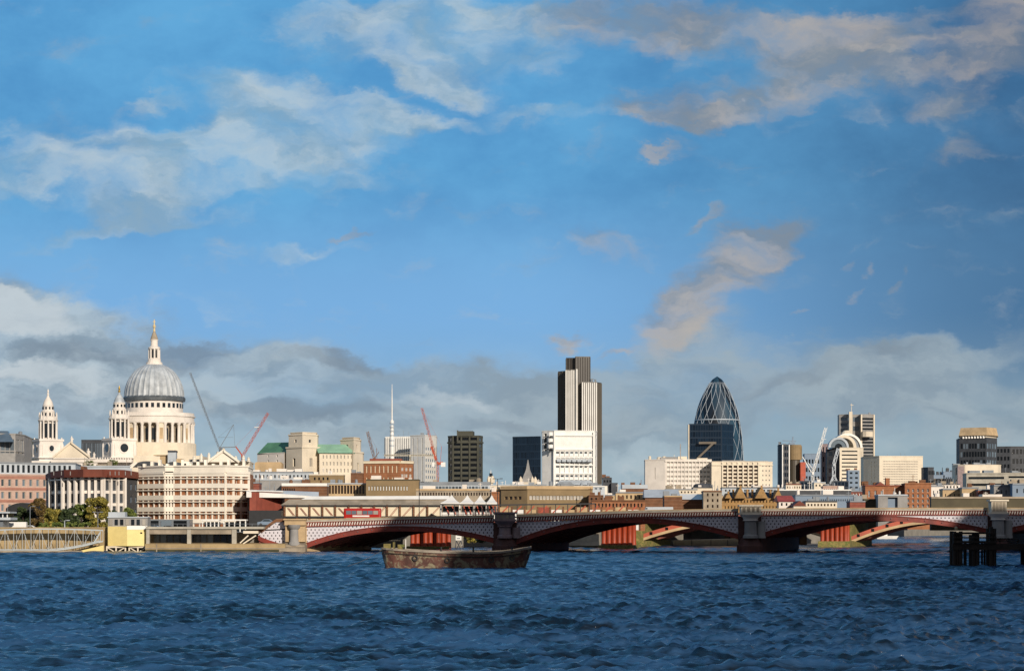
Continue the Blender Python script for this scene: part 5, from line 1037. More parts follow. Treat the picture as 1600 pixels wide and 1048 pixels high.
def car(px, Y, z0, L, H, mat, label, rz=0, name='parked_car', van=False, cat='car', grp='cars on the bridge'):
    x = X(px, Y); t_ = thing(name, label, cat, (x, Y, z0), grp); W2 = .88
    prof = [(-.5, .18), (-.5, .52), (-.46, .6), (-.28, .66), (-.16, .98), (.16, 1.0), (.34, .66), (.48, .58), (.5, .45), (.5, .18)] if not van else [(-.5, .14), (-.5, .5), (-.42, .6), (-.34, .95), (-.3, 1.0), (.48, 1.0), (.5, .95), (.5, .14)]
    b = MB(); A = [Vector((x+a*L, Y-W2*(1 if c_ < .7 else .86), z0+c_*H)) for a, c_ in prof]; B = [Vector((p.x, 2*Y-p.y, p.z)) for p in A]
    b.poly(A); b.poly(list(reversed(B)))
    for i in range(len(A)): j = (i+1) % len(A); b.poly([A[i], B[i], B[j], A[j]])
    b.build('body', mat, t_)
    b = MB()
    if van: b.poly([Vector((x-.40*L, Y-W2*.9-.02, z0+.62*H)), Vector((x-.22*L, Y-W2*.9-.02, z0+.62*H)), Vector((x-.22*L, Y-W2*.9-.02, z0+.92*H)), Vector((x-.34*L, Y-W2*.9-.02, z0+.92*H))])
    else: b.poly([Vector((x-.24*L, Y-W2-.01, z0+.68*H)), Vector((x+.29*L, Y-W2-.01, z0+.68*H)), Vector((x+.15*L, Y-W2*.88-.01, z0+.93*H)), Vector((x-.15*L, Y-W2*.88-.01, z0+.93*H))])
    b.build('side_window', M['glass_dark'], t_)
    for a in (-.31, .31):
        b = MB(); ring = [Vector((x+a*L+.32*math.cos(q*math.pi/6), Y-W2-.03, z0+.32+.32*math.sin(q*math.pi/6))) for q in range(12)]; b.poly(ring)
        for i in range(12): b.poly([ring[i], ring[(i+1) % 12], ring[(i+1) % 12]+Vector((0, .25, 0)), ring[i]+Vector((0, .25, 0))])
        b.build('wheel', M['black_metal'], t_)
    return t_
dz = lambda p: TZ(p)-1.88
for (px, mt, lab, van) in ((838, 'roof_dark', 'dark car just right of the pier behind the barge', 0), (879, 'roof_dark', 'second dark car, in the middle of the bridge behind the railing', 0), (801, 'white_paint', 'pale car right above the pier behind the barge', 0), (1235, 'roof_grey', 'grey car right of the pier with the stone box', 0), (563, 'grey_metal', 'grey car hidden mostly by the parapet in front of the bus', 0),
    (1017, 'roof_lightgrey', 'leftmost of the three pale vans on the bridge', 1), (1028, 'roof_lightgrey', 'middle of the three pale vans on the bridge', 1), (1039, 'roof_lightgrey', 'rightmost of the three pale vans on the bridge', 1)):
    car(px, 508 if not van else 512+((px-1017)//11)*3.4, dz(px), 4.2 if not van else 3.6, 1.62 if not van else 2.6, M[mt], lab, van=bool(van), name='van' if van else 'car', cat='van' if van else 'car')
car(25, 516, GZ, 4.8, 2.3, W_, 'white van on the embankment at the far left', van=True, name='van', cat='van', grp='vehicles on the embankment')
for (px, mt, lab) in ((46, 'white_paint', 'white car right of the white van at the far left'), (-1, 'grey_metal', 'grey car cut by the left edge'), (241, 'blue_grey', 'blue car behind the yellow hut on the promenade'), (262, 'roof_dark', 'dark car before the shop row'), (417, 'blue_grey', 'pale blue car by the bridge end')): car(px, 525, GZ+(1.4 if px == 417 else 0), 4.2, 1.5, M[mt], lab, name='car', grp='vehicles on the embankment')
# ------------------------------------------------------------------ people
def person(x, y, z, h, top, leg, label, rz=0.0, stride=.25, seed=0):
    me = bpy.data.meshes.new('person'); s = h/1.75
    J = {'pel': (0, 0, .95), 'chest': (0, 0, 1.25), 'neck': (0, 0, 1.47), 'head': (0.02, 0, 1.58), 'crown': (.02, 0, 1.70), 'lh': (-.0, .09, .9), 'lk': (stride*.5, .1, .5), 'la': (stride*.4, .1, .09), 'lt': (stride*.4+.18, .1, .05), 'rh': (0, -.09, .9), 'rk': (-stride*.1, -.1, .5), 'ra': (-stride, -.1, .1), 'rt': (-stride+.18, -.1, .05),
         'ls': (0, .19, 1.41), 'le': (-.12, .24, 1.14), 'lw': (-.02, .25, .9), 'lf': (.02, .25, .80), 'rs': (0, -.19, 1.41), 're': (.05, -.24, 1.14), 'rw': (.2, -.24, .93), 'rf': (.25, -.24, .85)}
    rad_ = {'pel': .145, 'chest': .15, 'neck': .06, 'head': .085, 'crown': .07, 'lh': .095, 'rh': .095, 'lk': .06, 'rk': .06, 'la': .042, 'ra': .042, 'lt': .035, 'rt': .035, 'ls': .065, 'rs': .065, 'le': .046, 're': .046, 'lw': .032, 'rw': .032, 'lf': .028, 'rf': .028}
    E = [('pel', 'chest'), ('chest', 'neck'), ('neck', 'head'), ('head', 'crown'), ('pel', 'lh'), ('lh', 'lk'), ('lk', 'la'), ('la', 'lt'), ('pel', 'rh'), ('rh', 'rk'), ('rk', 'ra'), ('ra', 'rt'), ('chest', 'ls'), ('ls', 'le'), ('le', 'lw'), ('lw', 'lf'), ('chest', 'rs'), ('rs', 're'), ('re', 'rw'), ('rw', 'rf')]
    K_ = list(J); me.from_pydata([tuple(c_*s for c_ in J[k]) for k in K_], [(K_.index(a), K_.index(b_)) for a, b_ in E], [])
    o = bpy.data.objects.new('person', me); C.objects.link(o); o.location = (x, y, z); o.rotation_euler = (0, 0, rz)
    md = o.modifiers.new('Skin', 'SKIN'); me.skin_vertices  # layer made by the modifier
    for i, k in enumerate(K_): me.skin_vertices[0].data[i].radius = (rad_[k]*s, rad_[k]*s)
    me.skin_vertices[0].data[0].use_root = True
    o.modifiers.new('Sub', 'SUBSURF').levels = 1; o.modifiers['Sub'].render_levels = 1
    mn = 'cloth_%s_%s' % (top, leg)
    if mn not in M:
        m = bpy.data.materials.new('clothing'); m.use_nodes = True; t = NT(m.node_tree); bs = t.new('ShaderNodeBsdfPrincipled'); ou = t.new('ShaderNodeOutputMaterial'); t.l.new(bs.outputs[0], ou.inputs[0]); s_ = t.new('ShaderNodeSeparateXYZ'); t.l.new(t.new('ShaderNodeTexCoord').outputs['Object'], s_.inputs[0])
        zz_ = s_.outputs[2]; c1 = t.mix(t.m('GREATER_THAN', zz_, .92), lin(leg), lin(top)); c2 = t.mix(t.m('GREATER_THAN', zz_, 1.49), c1, lin('#c08a6c')); c3 = t.mix(t.m('GREATER_THAN', zz_, 1.66), c2, lin('#2a1c14')); t.l.new(c3, bs.inputs['Base Color']); bs.inputs['Roughness'].default_value = .9; M[mn] = m
    me.materials.append(M[mn]); tag(o, label, 'person', 'people walking across'); return o
for i, (px, top, leg, lab) in enumerate(((763, '#1c1f28', '#15161a', 'person in a dark coat walking left of the pier behind the barge'), (731, '#3a2c28', '#1c1c22', 'person in a brown jacket under the white canopies'), (937, '#17181c', '#101014', 'person in black standing at the right end of the black railing'), (951, '#e0dcd4', '#30343c', 'person in a white top right of the black railing'),
    (964, '#b03024', '#202028', 'person in a red top right of the railing'), (975, '#d8d8d8', '#202830', 'person in a pale shirt left of the three vans'), (1206, '#22242c', '#15161a', 'person in dark clothes just right of the stone box pier'), (1287, '#2c2c34', '#1a1a1e', 'person in grey in front of the long blue grey roof'), (1326, '#101216', '#101216', 'person in black with a bag in front of the rust brown block'), (1401, '#20242c', '#15161a', 'person in dark clothes in front of the stone gatehouse'), (905, '#5a4438', '#222226', 'person in a tan coat behind the black railing'))):
    person(X(px, 503), 503.2, TZ(px)-1.75, 1.78, top, leg, lab, rz=0 if i % 2 else math.pi, stride=.22+.05*(i % 3))
# ------------------------------------------------------------------ station on the rail bridge
ST = thing('railway_station', 'long tan roofed platform wall of cream panels with red braces behind the bus', 'station', (X(600, 562), 562, 4.2)); YS = 562
b = MB(); b.slab([P(438, 789, YS), P(690, 789, YS)], [P(452, 779.5, YS+3), P(706, 779.5, YS+3)], (0, 14, 0)); b.build('roof', M['stone_dirty'], ST)
b = MB(); b.slab([P(470, 780, YS-.5+3), P(702, 779.5, YS-.5+3)], [P(484, 775, YS+3.5), P(702, 774, YS+3.5)], (0, 2, 0)); b.build('roof_edge', W_, ST)
posts = [445, 464.5, 484, 504, 524, 545, 565, 585, 605, 625, 646.5, 668, 690]
for a in posts: b = MB(); b.box(X(a, YS)-.22, X(a, YS)+.22, YS-.6, YS, 4.2, Z(788, YS)); b.build('post', M['brick_brown'], ST)
for i, (a, c_) in enumerate(zip(posts[:-1], posts[1:])):
    b = MB(); b.box(X(a, YS)+.23, X(c_, YS)-.23, YS-.1, YS+.1, 4.6, Z(790, YS)); pn = b.build('panel', M['cream_paint'], ST)
    s_ = (a+4, 793, c_-4, 805) if i < 5 else (a+4, 806, c_-3, 792)
    b = MB()
    for dx_ in (0, 2): b.bar(P(s_[0]+dx_, s_[1], YS-.2), P(s_[2]+dx_-2, s_[3], YS-.2), .11)
    b.build('brace', M['dull_red'], pn)
b = MB(); b.box(X(438, YS), X(700, YS), YS-.8, YS+.3, Z(808.5, YS), Z(806, YS)); b.box(X(440, YS), X(692, YS), YS-.7, YS-.3, Z(790.5, YS), Z(788.6, YS)); b.build('sill', M['black_metal'], ST)
# right part of the station wall seen behind the railing
SW = thing('station_wall', 'low white and red braced wall behind the black railing', 'wall', (X(860, 566), 566, 4.2))
for i, a in enumerate(range(780, 1000, 20)):
    b = MB(); b.box(X(a, 566), X(a+18.5, 566), 566, 566.3, 4.5, Z(796 if i % 3 else 792, 566)); b.build('panel', W_ if i % 3 == 1 else M['dull_red'] if i in (1, 3) else M['stone_tan'], SW)
    b = MB(); b.bar(P(a+2, 803, 565.8), P(a+15, 790, 565.8), .3); b.build('brace', M['red_metal'], SW)
b = MB()
for a in range(780, 1004, 20): b.box(X(a, 566)-.2, X(a, 566)+.2, 565.7, 566.4, 4.4, Z(791, 566))
b.build('posts', M['brick_brown'], SW)
for k, (a, c_) in enumerate(((689, 718), (719, 741), (740.6, 760), (759.6, 777))):
    Yk = 548; lab = ('leftmost and widest of the four white peaked canopies', 'second of the four white peaked canopies from the left', 'third of the four white peaked canopies from the left', 'rightmost and narrowest of the four white peaked canopies')[k]
    t_ = thing('peaked_canopy', lab, 'canopy', (X((a+c_)/2, Yk), Yk, 6), 'white peaked canopies'); m_ = (a+c_)/2-(2 if k == 0 else 0)*-1
    b = MB(); x0, x1, xm_ = X(a, Yk), X(c_, Yk), X(m_, Yk); ze, zp = Z(785, Yk), Z(772.5, Yk); dpt = 5
    base = [(x0, Yk), (x1, Yk), (x1, Yk+dpt), (x0, Yk+dpt)]; n = 5
    for i in range(4):
        p0, p1 = Vector((*base[i], ze)), Vector((*base[(i+1) % 4], ze)); ap = Vector((xm_, Yk+dpt/2, zp)); prev = (p0, p1)
        for j in range(1, n+1):
            f_ = j/n; s_ = f_**.82; r0 = p0.lerp(ap, f_); r1 = p1.lerp(ap, f_); sag = -.5*math.sin(math.pi*f_)*.5; r0.z += sag; r1.z += sag
            b.poly([prev[0], prev[1], r1, r0]) if j < n else b.poly([prev[0], prev[1], ap]); prev = (r0, r1)
        b.poly([p0, p1, p1-Vector((0, 0, .35)), p0-Vector((0, 0, .35))])
    b.build('fabric_roof', W_, t_)
    for (bx, by) in base: b = MB(); b.bar((bx, by, 4.2), (bx, by, ze), .16); b.build('post', W_, t_)
    b = MB(); b.box(x0+.3, x1-.3, Yk+dpt-.6, Yk+dpt-.4, 4.6, ze-.8); b.build('back_panel', M['roof_dark'], t_)
    b = MB(); b.box(x0+.3, x1-.3, Yk+.2, Yk+.3, 4.6, Z(800, Yk)); b.build('counter', W_, t_)
    for dx_ in (.25, .6): b = MB(); b.bar((x0+dx_*(x1-x0), Yk-.1, Z(790, Yk)), (x0+(dx_+.2)*(x1-x0), Yk-.1, Z(803, Yk)), .24); b.build('brace', M['red_metal'], t_)
# ------------------------------------------------------------------ rail bridge and the free standing red columns
RB = thing('rail_bridge', 'red and ochre iron rail bridge glimpsed through the arches', 'bridge', (X(1050, 600), 600, 0)); YR = 600
b = MB(); b.box(X(700, YR), X(1700, YR), YR, YR+18, Z(812, YR), Z(801, YR)); b.build('deck', M['bridge_dark'], RB)
for (pa, ia, pm, pb) in ((1005, 838, 1160, 1300), (1330, 842, 1450, 1600), (745, 838, 850, 985)):
    n = 24; px_ = [pa+(pb-pa)*i/n for i in range(n+1)]; f_ = lambda p: ((p-(pa+pb)/2)/((pb-pa)/2))
    lo_ = [Z(817+(ia+6-817)*abs(f_(p))**1.9, YR) for p in px_]
    for k, t0 in enumerate((0, 6, 12, 17.4)):
        b = MB(); b.slab([Vector((X(p, YR)+SK*t0, YR+t0, z)) for p, z in zip(px_, lo_)], [Vector((X(p, YR)+SK*t0, YR+t0, z+.7)) for p, z in zip(px_, lo_)], (0, .6, 0)); b.build('arch_rib', M['stone_tan'] if k == 0 else M['bridge_dark'], RB)
    b = MB(); b.slab([Vector((X(p, YR), YR+.1, z+.7)) for p, z in zip(px_, lo_)], [Vector((X(p, YR), YR+.1, z+1.7)) for p, z in zip(px_, lo_)], (0, .3, 0)); b.build('spandrel', M['red_metal'], RB)
    b = MB()
    for i in range(1, n, 2): b.box(X(px_[i], YR)-.35, X(px_[i], YR)+.35, YR-.1, YR+.05, lo_[i]+.85, lo_[i]+1.55)
    b.build('panel_openings', GK, RB)
for a, c_ in ((985, 1003), (1302, 1328), (722, 743)):
    b = MB(); b.prism([(X(a, YR), YR-1), (X(c_, YR), YR-1), (X(c_, YR)+SK*20, YR+19), (X(a, YR)+SK*20, YR+19)], -3, Z(812.5, YR)); b.prism([(X(a-3, YR), YR-2), (X(c_+3, YR), YR-2), (X(c_+3, YR)+SK*22, YR+20), (X(a-3, YR)+SK*22, YR+20)], -3, 1.6); b.build('pier', mk('mossy_stone', '#7c7040', .9, .25, .8, stain=.5, kind='patchy', h2='#59602c'), RB)
cm_ = mk('column_red', '#963818', .55, .12, .6, stain=.4)
for gi, (lab, xs_, w_, Yv, base) in enumerate((('cluster of three paired red iron columns behind the barge', [648.5, 668.5, 689], 15, 546.5, None), ('cluster of six red iron columns on a mossy stone base under the second arch', [943.5, 951.5, 959.5, 967.5, 975.5, 984], 8, 550, (933, 991, 851)), ('cluster of six red iron columns on an olive stone base under the third arch', [1285, 1292.5, 1300, 1307.5, 1314.5, 1321], 7, 590, (1275, 1328, 845)))):
    t_ = thing('bridge_columns', lab, 'columns', (X(xs_[1], Yv), Yv, 0), 'red columns of the old bridge'); k_ = px1(Yv)
    for r_i in range(2):
        for a in xs_:
            o_ = 0; b = MB(); xx = X(a, Yv)+r_i*3*SK; yy = Yv+r_i*4; rr_ = w_*k_*.5
            subs = (-.5, .5) if gi == 0 else (0,)
            for s_ in subs:
                r2 = rr_*(.5 if gi == 0 else .96); b.lathe(xx+s_*rr_*1.0, yy, [(r2*1.12, -.5), (r2*1.12, 1.3), (r2, 1.5), (r2, 6.3), (r2*1.2, 6.5), (r2*1.2, 6.8)], 14)
            b.build('column', cm_, t_, smooth=True)
    if base: b = MB(); b.prism([(X(base[0], Yv), Yv-2), (X(base[1], Yv), Yv-2), (X(base[1]+2, Yv)+2, Yv+8), (X(base[0], Yv)+2, Yv+8)], -3, [Z(base[2], Yv)]*4, top=[(X(base[0]+2, Yv), Yv-1.6), (X(base[1]-2, Yv), Yv-1.6), (X(base[1], Yv)+2, Yv+8), (X(base[0]+2, Yv)+2, Yv+8)]); b.build('stone_base', M['mossy_stone'], t_)
    else: b = MB(); b.box(X(634, Yv), X(702, Yv), Yv-2, Yv+8, -3, .7); b.build('stone_base', M['mossy_stone'], t_)
# ------------------------------------------------------------------ the barge
def barge():
    Y = 325.0; k = px1(Y)
    t_ = thing('barge', 'empty rusty brown lighter moored in front of the bridge', 'barge', (X(712, Y), Y, 0))
    # stations: px, half breadth at deck, half breadth at bottom, sheer row, bottom height
    st = [(597, 1.4, .6, 855.5, 2.0), (600, 1.8, 1.0, 855.6, 1.0), (605, 2.3, 1.7, 856.2, -.4), (616, 2.7, 2.3, 857.2, -.8), (640, 2.9, 2.7, 858.8, -.8), (680, 2.95, 2.8, 861.0, -.8), (720, 2.95, 2.8, 862.3, -.8), (755, 2.95, 2.8, 862.4, -.8), (785, 2.9, 2.6, 861.0, -.8), (805, 2.7, 2.2, 858.6, -.8), (818, 2.3, 1.4, 856.2, -.6), (826, 1.7, .7, 855.0, 1.3), (829.5, 1.2, .5, 854.4, 2.4)]
    b = MB(); rings = []
    for px, hb, ht, ys, zb in st:
        x, zs = X(px, Y), Z(ys, Y); x2 = x
        rings.append([Vector((x, Y-hb, zs)), Vector((x2, Y-hb-.02+.05, zs-.35)), Vector((x2, Y-(hb*.45+ht*.55), (zs+zb)/2)), Vector((x, Y-ht, zb)), Vector((x, Y+ht, zb)), Vector((x, Y+(hb*.45+ht*.55), (zs+zb)/2)), Vector((x, Y+hb, zs)), Vector((x, Y+hb-.3, zs-.02)), Vector((x, Y+hb-.35, zs-.9)), Vector((x, Y-hb+.35, zs-.9)), Vector((x, Y-hb+.3, zs-.02))])
    for r0, r1 in zip(rings[:-1], rings[1:]):
        for i in range(len(r0)): j = (i+1) % len(r0); b.poly([r0[i], r0[j], r1[j], r1[i]])
    b.poly(rings[0]); b.poly(list(reversed(rings[-1])))
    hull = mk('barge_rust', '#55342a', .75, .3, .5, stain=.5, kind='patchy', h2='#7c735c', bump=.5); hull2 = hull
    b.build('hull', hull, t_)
    b = MB()
    for i, ((r0), (r1)) in enumerate(zip(rings[:-1], rings[1:])):
        b.bar(r0[0]+Vector((0, -.06, -.05)), r1[0]+Vector((0, -.06, -.05)), .2, .26); b.bar(r0[6], r1[6], .2, .26)
    b.build('gunwale', mk('gunwale', '#8a8072', .7, .2, .6, stain=.4), t_)
    b = MB()
    for i, ((r0), (r1)) in enumerate(zip(rings[2:-3], rings[3:-2])): b.bar(r0[0]+Vector((0, -.03, -.62)), r1[0]+Vector((0, -.03, -.62)), .1, .14)
    b.build('rubbing_strake', M['timber_dark'], t_)
    for (a, c_, h) in ((600, 611, .72), (614.5, 617, .95), (622, 632, .62)):
        b = MB(); z0 = Z(857, Y)-.35; b.box(X(a, Y), X(c_, Y), Y-1.2, Y+1.0, z0, z0+h+.35); b.build('deck_box' if c_-a > 4 else 'bollard', M['mossy_stone'], t_)
    b = MB(); b.bar(P(634, 857, Y-1), P(634, 842, Y-1), .09); b.build('staff', W_, t_)
    for (a, dz_) in ((650, 0), (700, .1), (768, .05), (800, 0)):
        zc_ = Z(interp([(600, 856), (640, 859), (720, 862.5), (785, 861), (818, 856)], a), Y)-1.05-dz_; ring = [Vector((X(a, Y)+.33*math.cos(q*math.pi/6), Y-3.02, zc_+.33*math.sin(q*math.pi/6))) for q in range(13)]
        b = MB(); [b.bar(p_, q_, .16) for p_, q_ in zip(ring[:-1], ring[1:])]; b.bar((X(a, Y), Y-2.98, zc_+.33), (X(a, Y), Y-2.98, zc_+.95), .05); b.build('tyre_fender', M['black_metal'], t_)
    b = MB(); pr_ = None
    for i in range(13):
        f_ = i/12; p_ = P(601, 857, Y-1)+Vector((-7.5*f_, -3*f_, -2.9*f_-1.0*math.sin(math.pi*f_)*.5))
        if pr_ is not None: b.bar(pr_, p_, .06)
        pr_ = p_
    b.build('mooring_chain', M['black_metal'], t_)
    b = MB()
    for a in (632, 690, 740, 800): b.lathe(X(a, Y), Y-2.55, [(.13, Z(860, Y)-.4), (.11, Z(860, Y)+.42), (.17, Z(860, Y)+.45), (.17, Z(860, Y)+.55)], 8)
    b.build('mooring_posts', M['black_metal'], t_)
    b = MB(); b.box(X(640, Y), X(800, Y), Y-2.3, Y+2.3, .6, 1.4); b.build('hold_floor', M['timber_dark'], t_)
barge()
# ------------------------------------------------------------------ the dark timber jetty at the right
def jetty():
    Y = 330.0; t_ = thing('timber_jetty', 'dark timber pile jetty standing in the river at the right', 'jetty', (X(1522, Y), Y, 0)); m = M['timber_dark']
    rr = random.Random(4)
    for (a, c_, tp) in ((1488.5, 1503.5, 829), (1519, 1530, 831), (1546, 1556.5, 822)):
        n = max(2, int((c_-a)/5)); w_ = (c_-a)/n
        for k in range(n):
            for row in range(2):
                b = MB(); x = X(a+w_*(k+.5), Y); y = Y+row*2.2+rr.uniform(-.1, .1); b.lathe(x, y, [(w_*px1(Y)*.66, -3), (w_*px1(Y)*.6, Z(tp, Y)-rr.uniform(0, .5))], 9, rr.random()); b.build('pile', m, t_)
    for a in (1509.5, 1511.5, 1537, 1541): b = MB(); b.lathe(X(a, Y), Y+1.2, [(.17, -3), (.14, Z(846, Y))], 8); b.build('pile', m, t_)
    for (y0, y1, x0, x1, dy) in ((834, 831, 1489, 1552, -.6), (840.5, 838.5, 1489, 1556, -.62), (848, 844.5, 1488, 1556, -.7), (858.5, 848.8, 1487, 1660, -.4), (842, 840.5, 1556, 1660, 0.1), (846, 844.8, 1556, 1660, .1)):
        b = MB(); b.box(X(x0, Y), X(x1, Y), Y+dy, Y+dy+.3, Z(y0, Y), Z(y1, Y)); b.build('cross_beam', m, t_)
    b = MB(); b.box(X(1556, Y), X(1700, Y), Y, Y+6, Z(852, Y), Z(849.5, Y)); b.build('walkway', m, t_)
    for a in range(1562, 1670, 14): b = MB(); b.box(X(a, Y), X(a, Y)+.14, Y+.1, Y+.24, Z(850, Y), Z(840, Y)); b.build('rail_post', m, t_)
    for a in (1600, 1640, 1680): b = MB(); b.lathe(X(a, Y+3), Y+4, [(.3, -3), (.3, Z(851, Y))], 8); b.build('pile', m, t_)
    b = MB(); b.lathe(X(1493, Y), Y-.4, [(.16, Z(828, Y)), (.22, Z(826.5, Y)), (.22, Z(823.5, Y)), (.05, Z(822, Y))], 10); b.build('marker_light', M['stone_tan'], t_)
jetty()
# ------------------------------------------------------------------ left pier gangway
def gangway():
    Y = 496.0; t_ = thing('gangway_bridge', 'pale grey lens shaped truss gangway at the far left', 'footbridge', (X(80, Y), Y, 0)); m = mk('gangway_paint', '#a8b0b4', .5, .06, .6, stain=.1)
    top = lambda p: 826+.00030*(p-70)**2*1.0+(0 if p < 120 else 0); bot = lambda p: 860-.0021*max(0, p-60)**2*.75
    for rowi, dy in enumerate((0, 3.0)):
        b = MB(); px_ = [-60+i*(217/16) for i in range(17)]
        A = [P(p, top(p), Y)+Vector((0, dy, 0)) for p in px_]; B = [P(p, min(bot(p), 861), Y)+Vector((0, dy, 0)) for p in px_]
        for i in range(16): b.bar(A[i], A[i+1], .2, .26); b.bar(B[i], B[i+1], .2, .3)
        b.build('chord', m, t_)
        b = MB()
        for i in range(17): b.bar(A[i], B[i], .09)
        for i in range(16 if rowi == 0 else 0): b.bar(A[i] if i % 2 else B[i], B[i+1] if i % 2 else A[i+1], .07)
        b.build('web_bars', m, t_)
    b = MB(); px_ = [-60+i*(217/24) for i in range(25)]
    b.slab([P(p, min(bot(p), 861)-1.5, Y+.2) for p in px_], [P(p, min(bot(p), 861)-1.5, Y+2.8) for p in px_], (0, 0, .15)); b.build('walkway', m, t_)
    b = MB(); b.slab([P(p, top(p)+.3, Y+.2) for p in px_], [P(p, top(p)+.3, Y+2.8) for p in px_], (0, 0, .1)); b.build('canopy', M['stone_cream'], t_)
    b = MB(); b.bar(P(157, 831, Y), P(146, 849, Y), .3); b.bar(P(157, 831, Y+3), P(146, 849, Y+3), .3); b.build('end_frame', m, t_)
gangway()
pt = thing('pontoon', 'long low pontoon with a yellow ramp under the gangway', 'pontoon', (X(70, 494), 494, 0)); b = MB(); b.prism([(X(-60, 493), 493), (X(128, 493), 493), (X(135, 500), 499), (X(-60, 500), 499)], -1, .35); b.build('deck', M['stone_dirty'], pt)
b = MB(); b.prism([(X(126, 494), 494), (X(162, 494), 494), (X(162, 498), 498), (X(126, 498), 498)], -1, [.35, 1.5, 1.5, .35]); b.build('ramp', M['yellow_paint'], pt)
# kiosk, embankment pieces
kt = thing('pier_kiosk', 'grey flat roofed pier kiosk with windows at the left edge', 'kiosk', (X(5, 508), 508, GZ))
b = MB(); b.box(X(-30, 508), X(8, 508), 506, 512, GZ, Z(812, 508)); b.build('base', M['grey_metal'], kt); b = MB(); b.box(X(-30, 508), X(21, 508), 505, 512, Z(812, 508), Z(808, 508)); b.box(X(-30, 508), X(20, 508), 505, 512, Z(801.5, 508), Z(799, 508)); b.build('roof', M['roof_lightgrey'], kt)
b = MB(); b.box(X(-30, 508), X(17, 508), 506, 511, Z(808, 508), Z(801.5, 508)); b.build('window_band', GD, kt)
for a in (0, 7, 14): b = MB(); b.box(X(a, 508), X(a, 508)+.2, 505.8, 506, Z(808, 508), Z(801.5, 508)); b.build('mullion', W_, kt)
b = MB(); b.bar(P(12, 800, 507), P(12, 792, 507), .1); b.build('aerial', M['grey_metal'], kt)
q = Bldg('glass_shed', 'black arched glazed shed behind the kiosk at the left', 'building', [(10, 548), (60, 548)], Z(800, 548), wall=M['black_metal'], depth=14, cap=0); q.face(0, 6, 1, .8, .7, g=GK, zb=GZ+.4); q.done()
b = MB(); A = [P(9+51*i/14, 800, 547.5) for i in range(15)]; Bq = [P(9+51*i/14, 800-15*math.sin(math.pi*(i+1.2)/16.4)**.6, 547.5) for i in range(15)]; b.slab(A, Bq, (0, 15, 0)); b.build('arched_roof', M['black_metal'], q.root)
# yellow riverside hut
yh = thing('yellow_hut', 'bright yellow box hut on white trestles at the river edge', 'hut', (X(198, 500), 500, 0)); YH = 499
b = MB(); b.prism([(X(168, YH), YH+.4), (X(200, YH), YH-1.2), (X(230, YH), YH-.2), (X(230, YH), YH+5), (X(168, YH), YH+5)], Z(852.5, YH), Z(822, YH)); b.build('wall', M['yellow_paint'], yh)
b = MB(); b.prism([(X(199.8, YH), YH-1.27), (X(230.3, YH), YH-.27), (X(230.3, YH), YH), (X(199.8, YH), YH)], Z(827, YH), Z(821, YH)); b.build('white_band', W_, yh)
b = MB(); b.box(X(220, YH), X(223, YH), YH-.66, YH-.5, Z(833, YH), Z(831, YH)); b.build('vent', GK, yh)
b = MB(); b.box(X(168, YH), X(230, YH), YH+.6, YH+4.8, Z(822, YH), Z(808.5, YH)); b.build('upper_storey', M['stone_grey'], yh)
for k in range(7): b = MB(); b.box(X(170+k*8.6, YH), X(175+k*8.6, YH), YH+.45, YH+.59, Z(820, YH), Z(811, YH)); b.build('window', GD if k % 3 else GP, yh)
b = MB(); b.box(X(167, YH), X(231, YH), YH+.3, YH+5, Z(808.5, YH), Z(806.8, YH)); b.box(X(168, YH), X(194, YH), YH+1, YH+4, Z(806.8, YH), Z(799.5, YH)); b.build('roof', M['roof_lightgrey'], yh)
b = MB(); b.bar(P(174, 800, YH+2), P(174, 790, YH+2), .12); b.build('aerial', W_, yh)
for (a, c_) in ((166, 197), (201, 230)):
    b = MB(); b.bar(P(a, 854, YH), P(c_, 854, YH), .35); 
    for e in (a+1, (a+c_)/2, c_-1): b.bar(P(e, 854, YH), P(e, 868, YH), .3)
    b.bar(P(a+2, 855, YH), P((a+c_)/2, 863, YH), .2); b.bar(P(c_-2, 855, YH), P((a+c_)/2, 863, YH), .2); b.build('trestle', M['stone_cream'], yh)
# promenade deck over the recessed river wall
def tide(parent, x0, x1, y, z1_=.55):
    b = MB(); b.box(x0, x1, y-.012, y-.001, -1, z1_); b.build('tide_line', M['algae'], parent)
pr = thing('promenade', 'concrete riverside promenade deck on square columns above a sandy river wall', 'promenade', (X(320, 500), 500, 0)); YP = 497
b = MB(); b.box(X(228, YP), X(412, YP), YP, 503.3, Z(826, YP), Z(822.5, YP)); b.build('deck', M['concrete'], pr)
b = MB(); b.box(X(230, YP), X(368, YP), YP+.5, YP+1, Z(834, YP), Z(826, YP)); b.build('fascia', M['stone_dirty'], pr)
b = MB(); b.prism([(X(228, YP), YP-1), (X(446, YP), YP-1), (X(446, YP), 503.5), (X(228, YP), 503.5)], -3, [1.75, 1.75, 2.0, 2.0]); b.build('river_wall', mk('sandy_wall', '#a08b66', .9, .15, .3, stain=.4), pr)
b = MB(); b.box(X(228, YP), X(446, YP), YP-1.15, YP-1.003, .75, .95); b.build('string_course', M['stone_dirty'], pr)
tide(pr, X(228, YP), X(446, YP), YP-1)
for a in (246, 315): b = MB(); b.box(X(a, YP)-.12, X(a, YP)+.12, YP-1.1, YP-1.003, -1, 1.8); b.build('buttress', M['stone_dirty'], pr)
for (a, c_) in ((292, 298), (362, 369), (228, 233)): b = MB(); b.box(X(a, YP), X(c_, YP), YP+.3, YP+1.3, 1.8, Z(826, YP)); b.build('column', M['concrete'], pr)
for k in range(12): b = MB(); b.box(X(234+k*10.6, YP), X(243+k*10.6, YP), 502.6, 502.8, 2.0, Z(834, YP)); b.build('glazing_panel', GG if k < 9 else GK, pr)
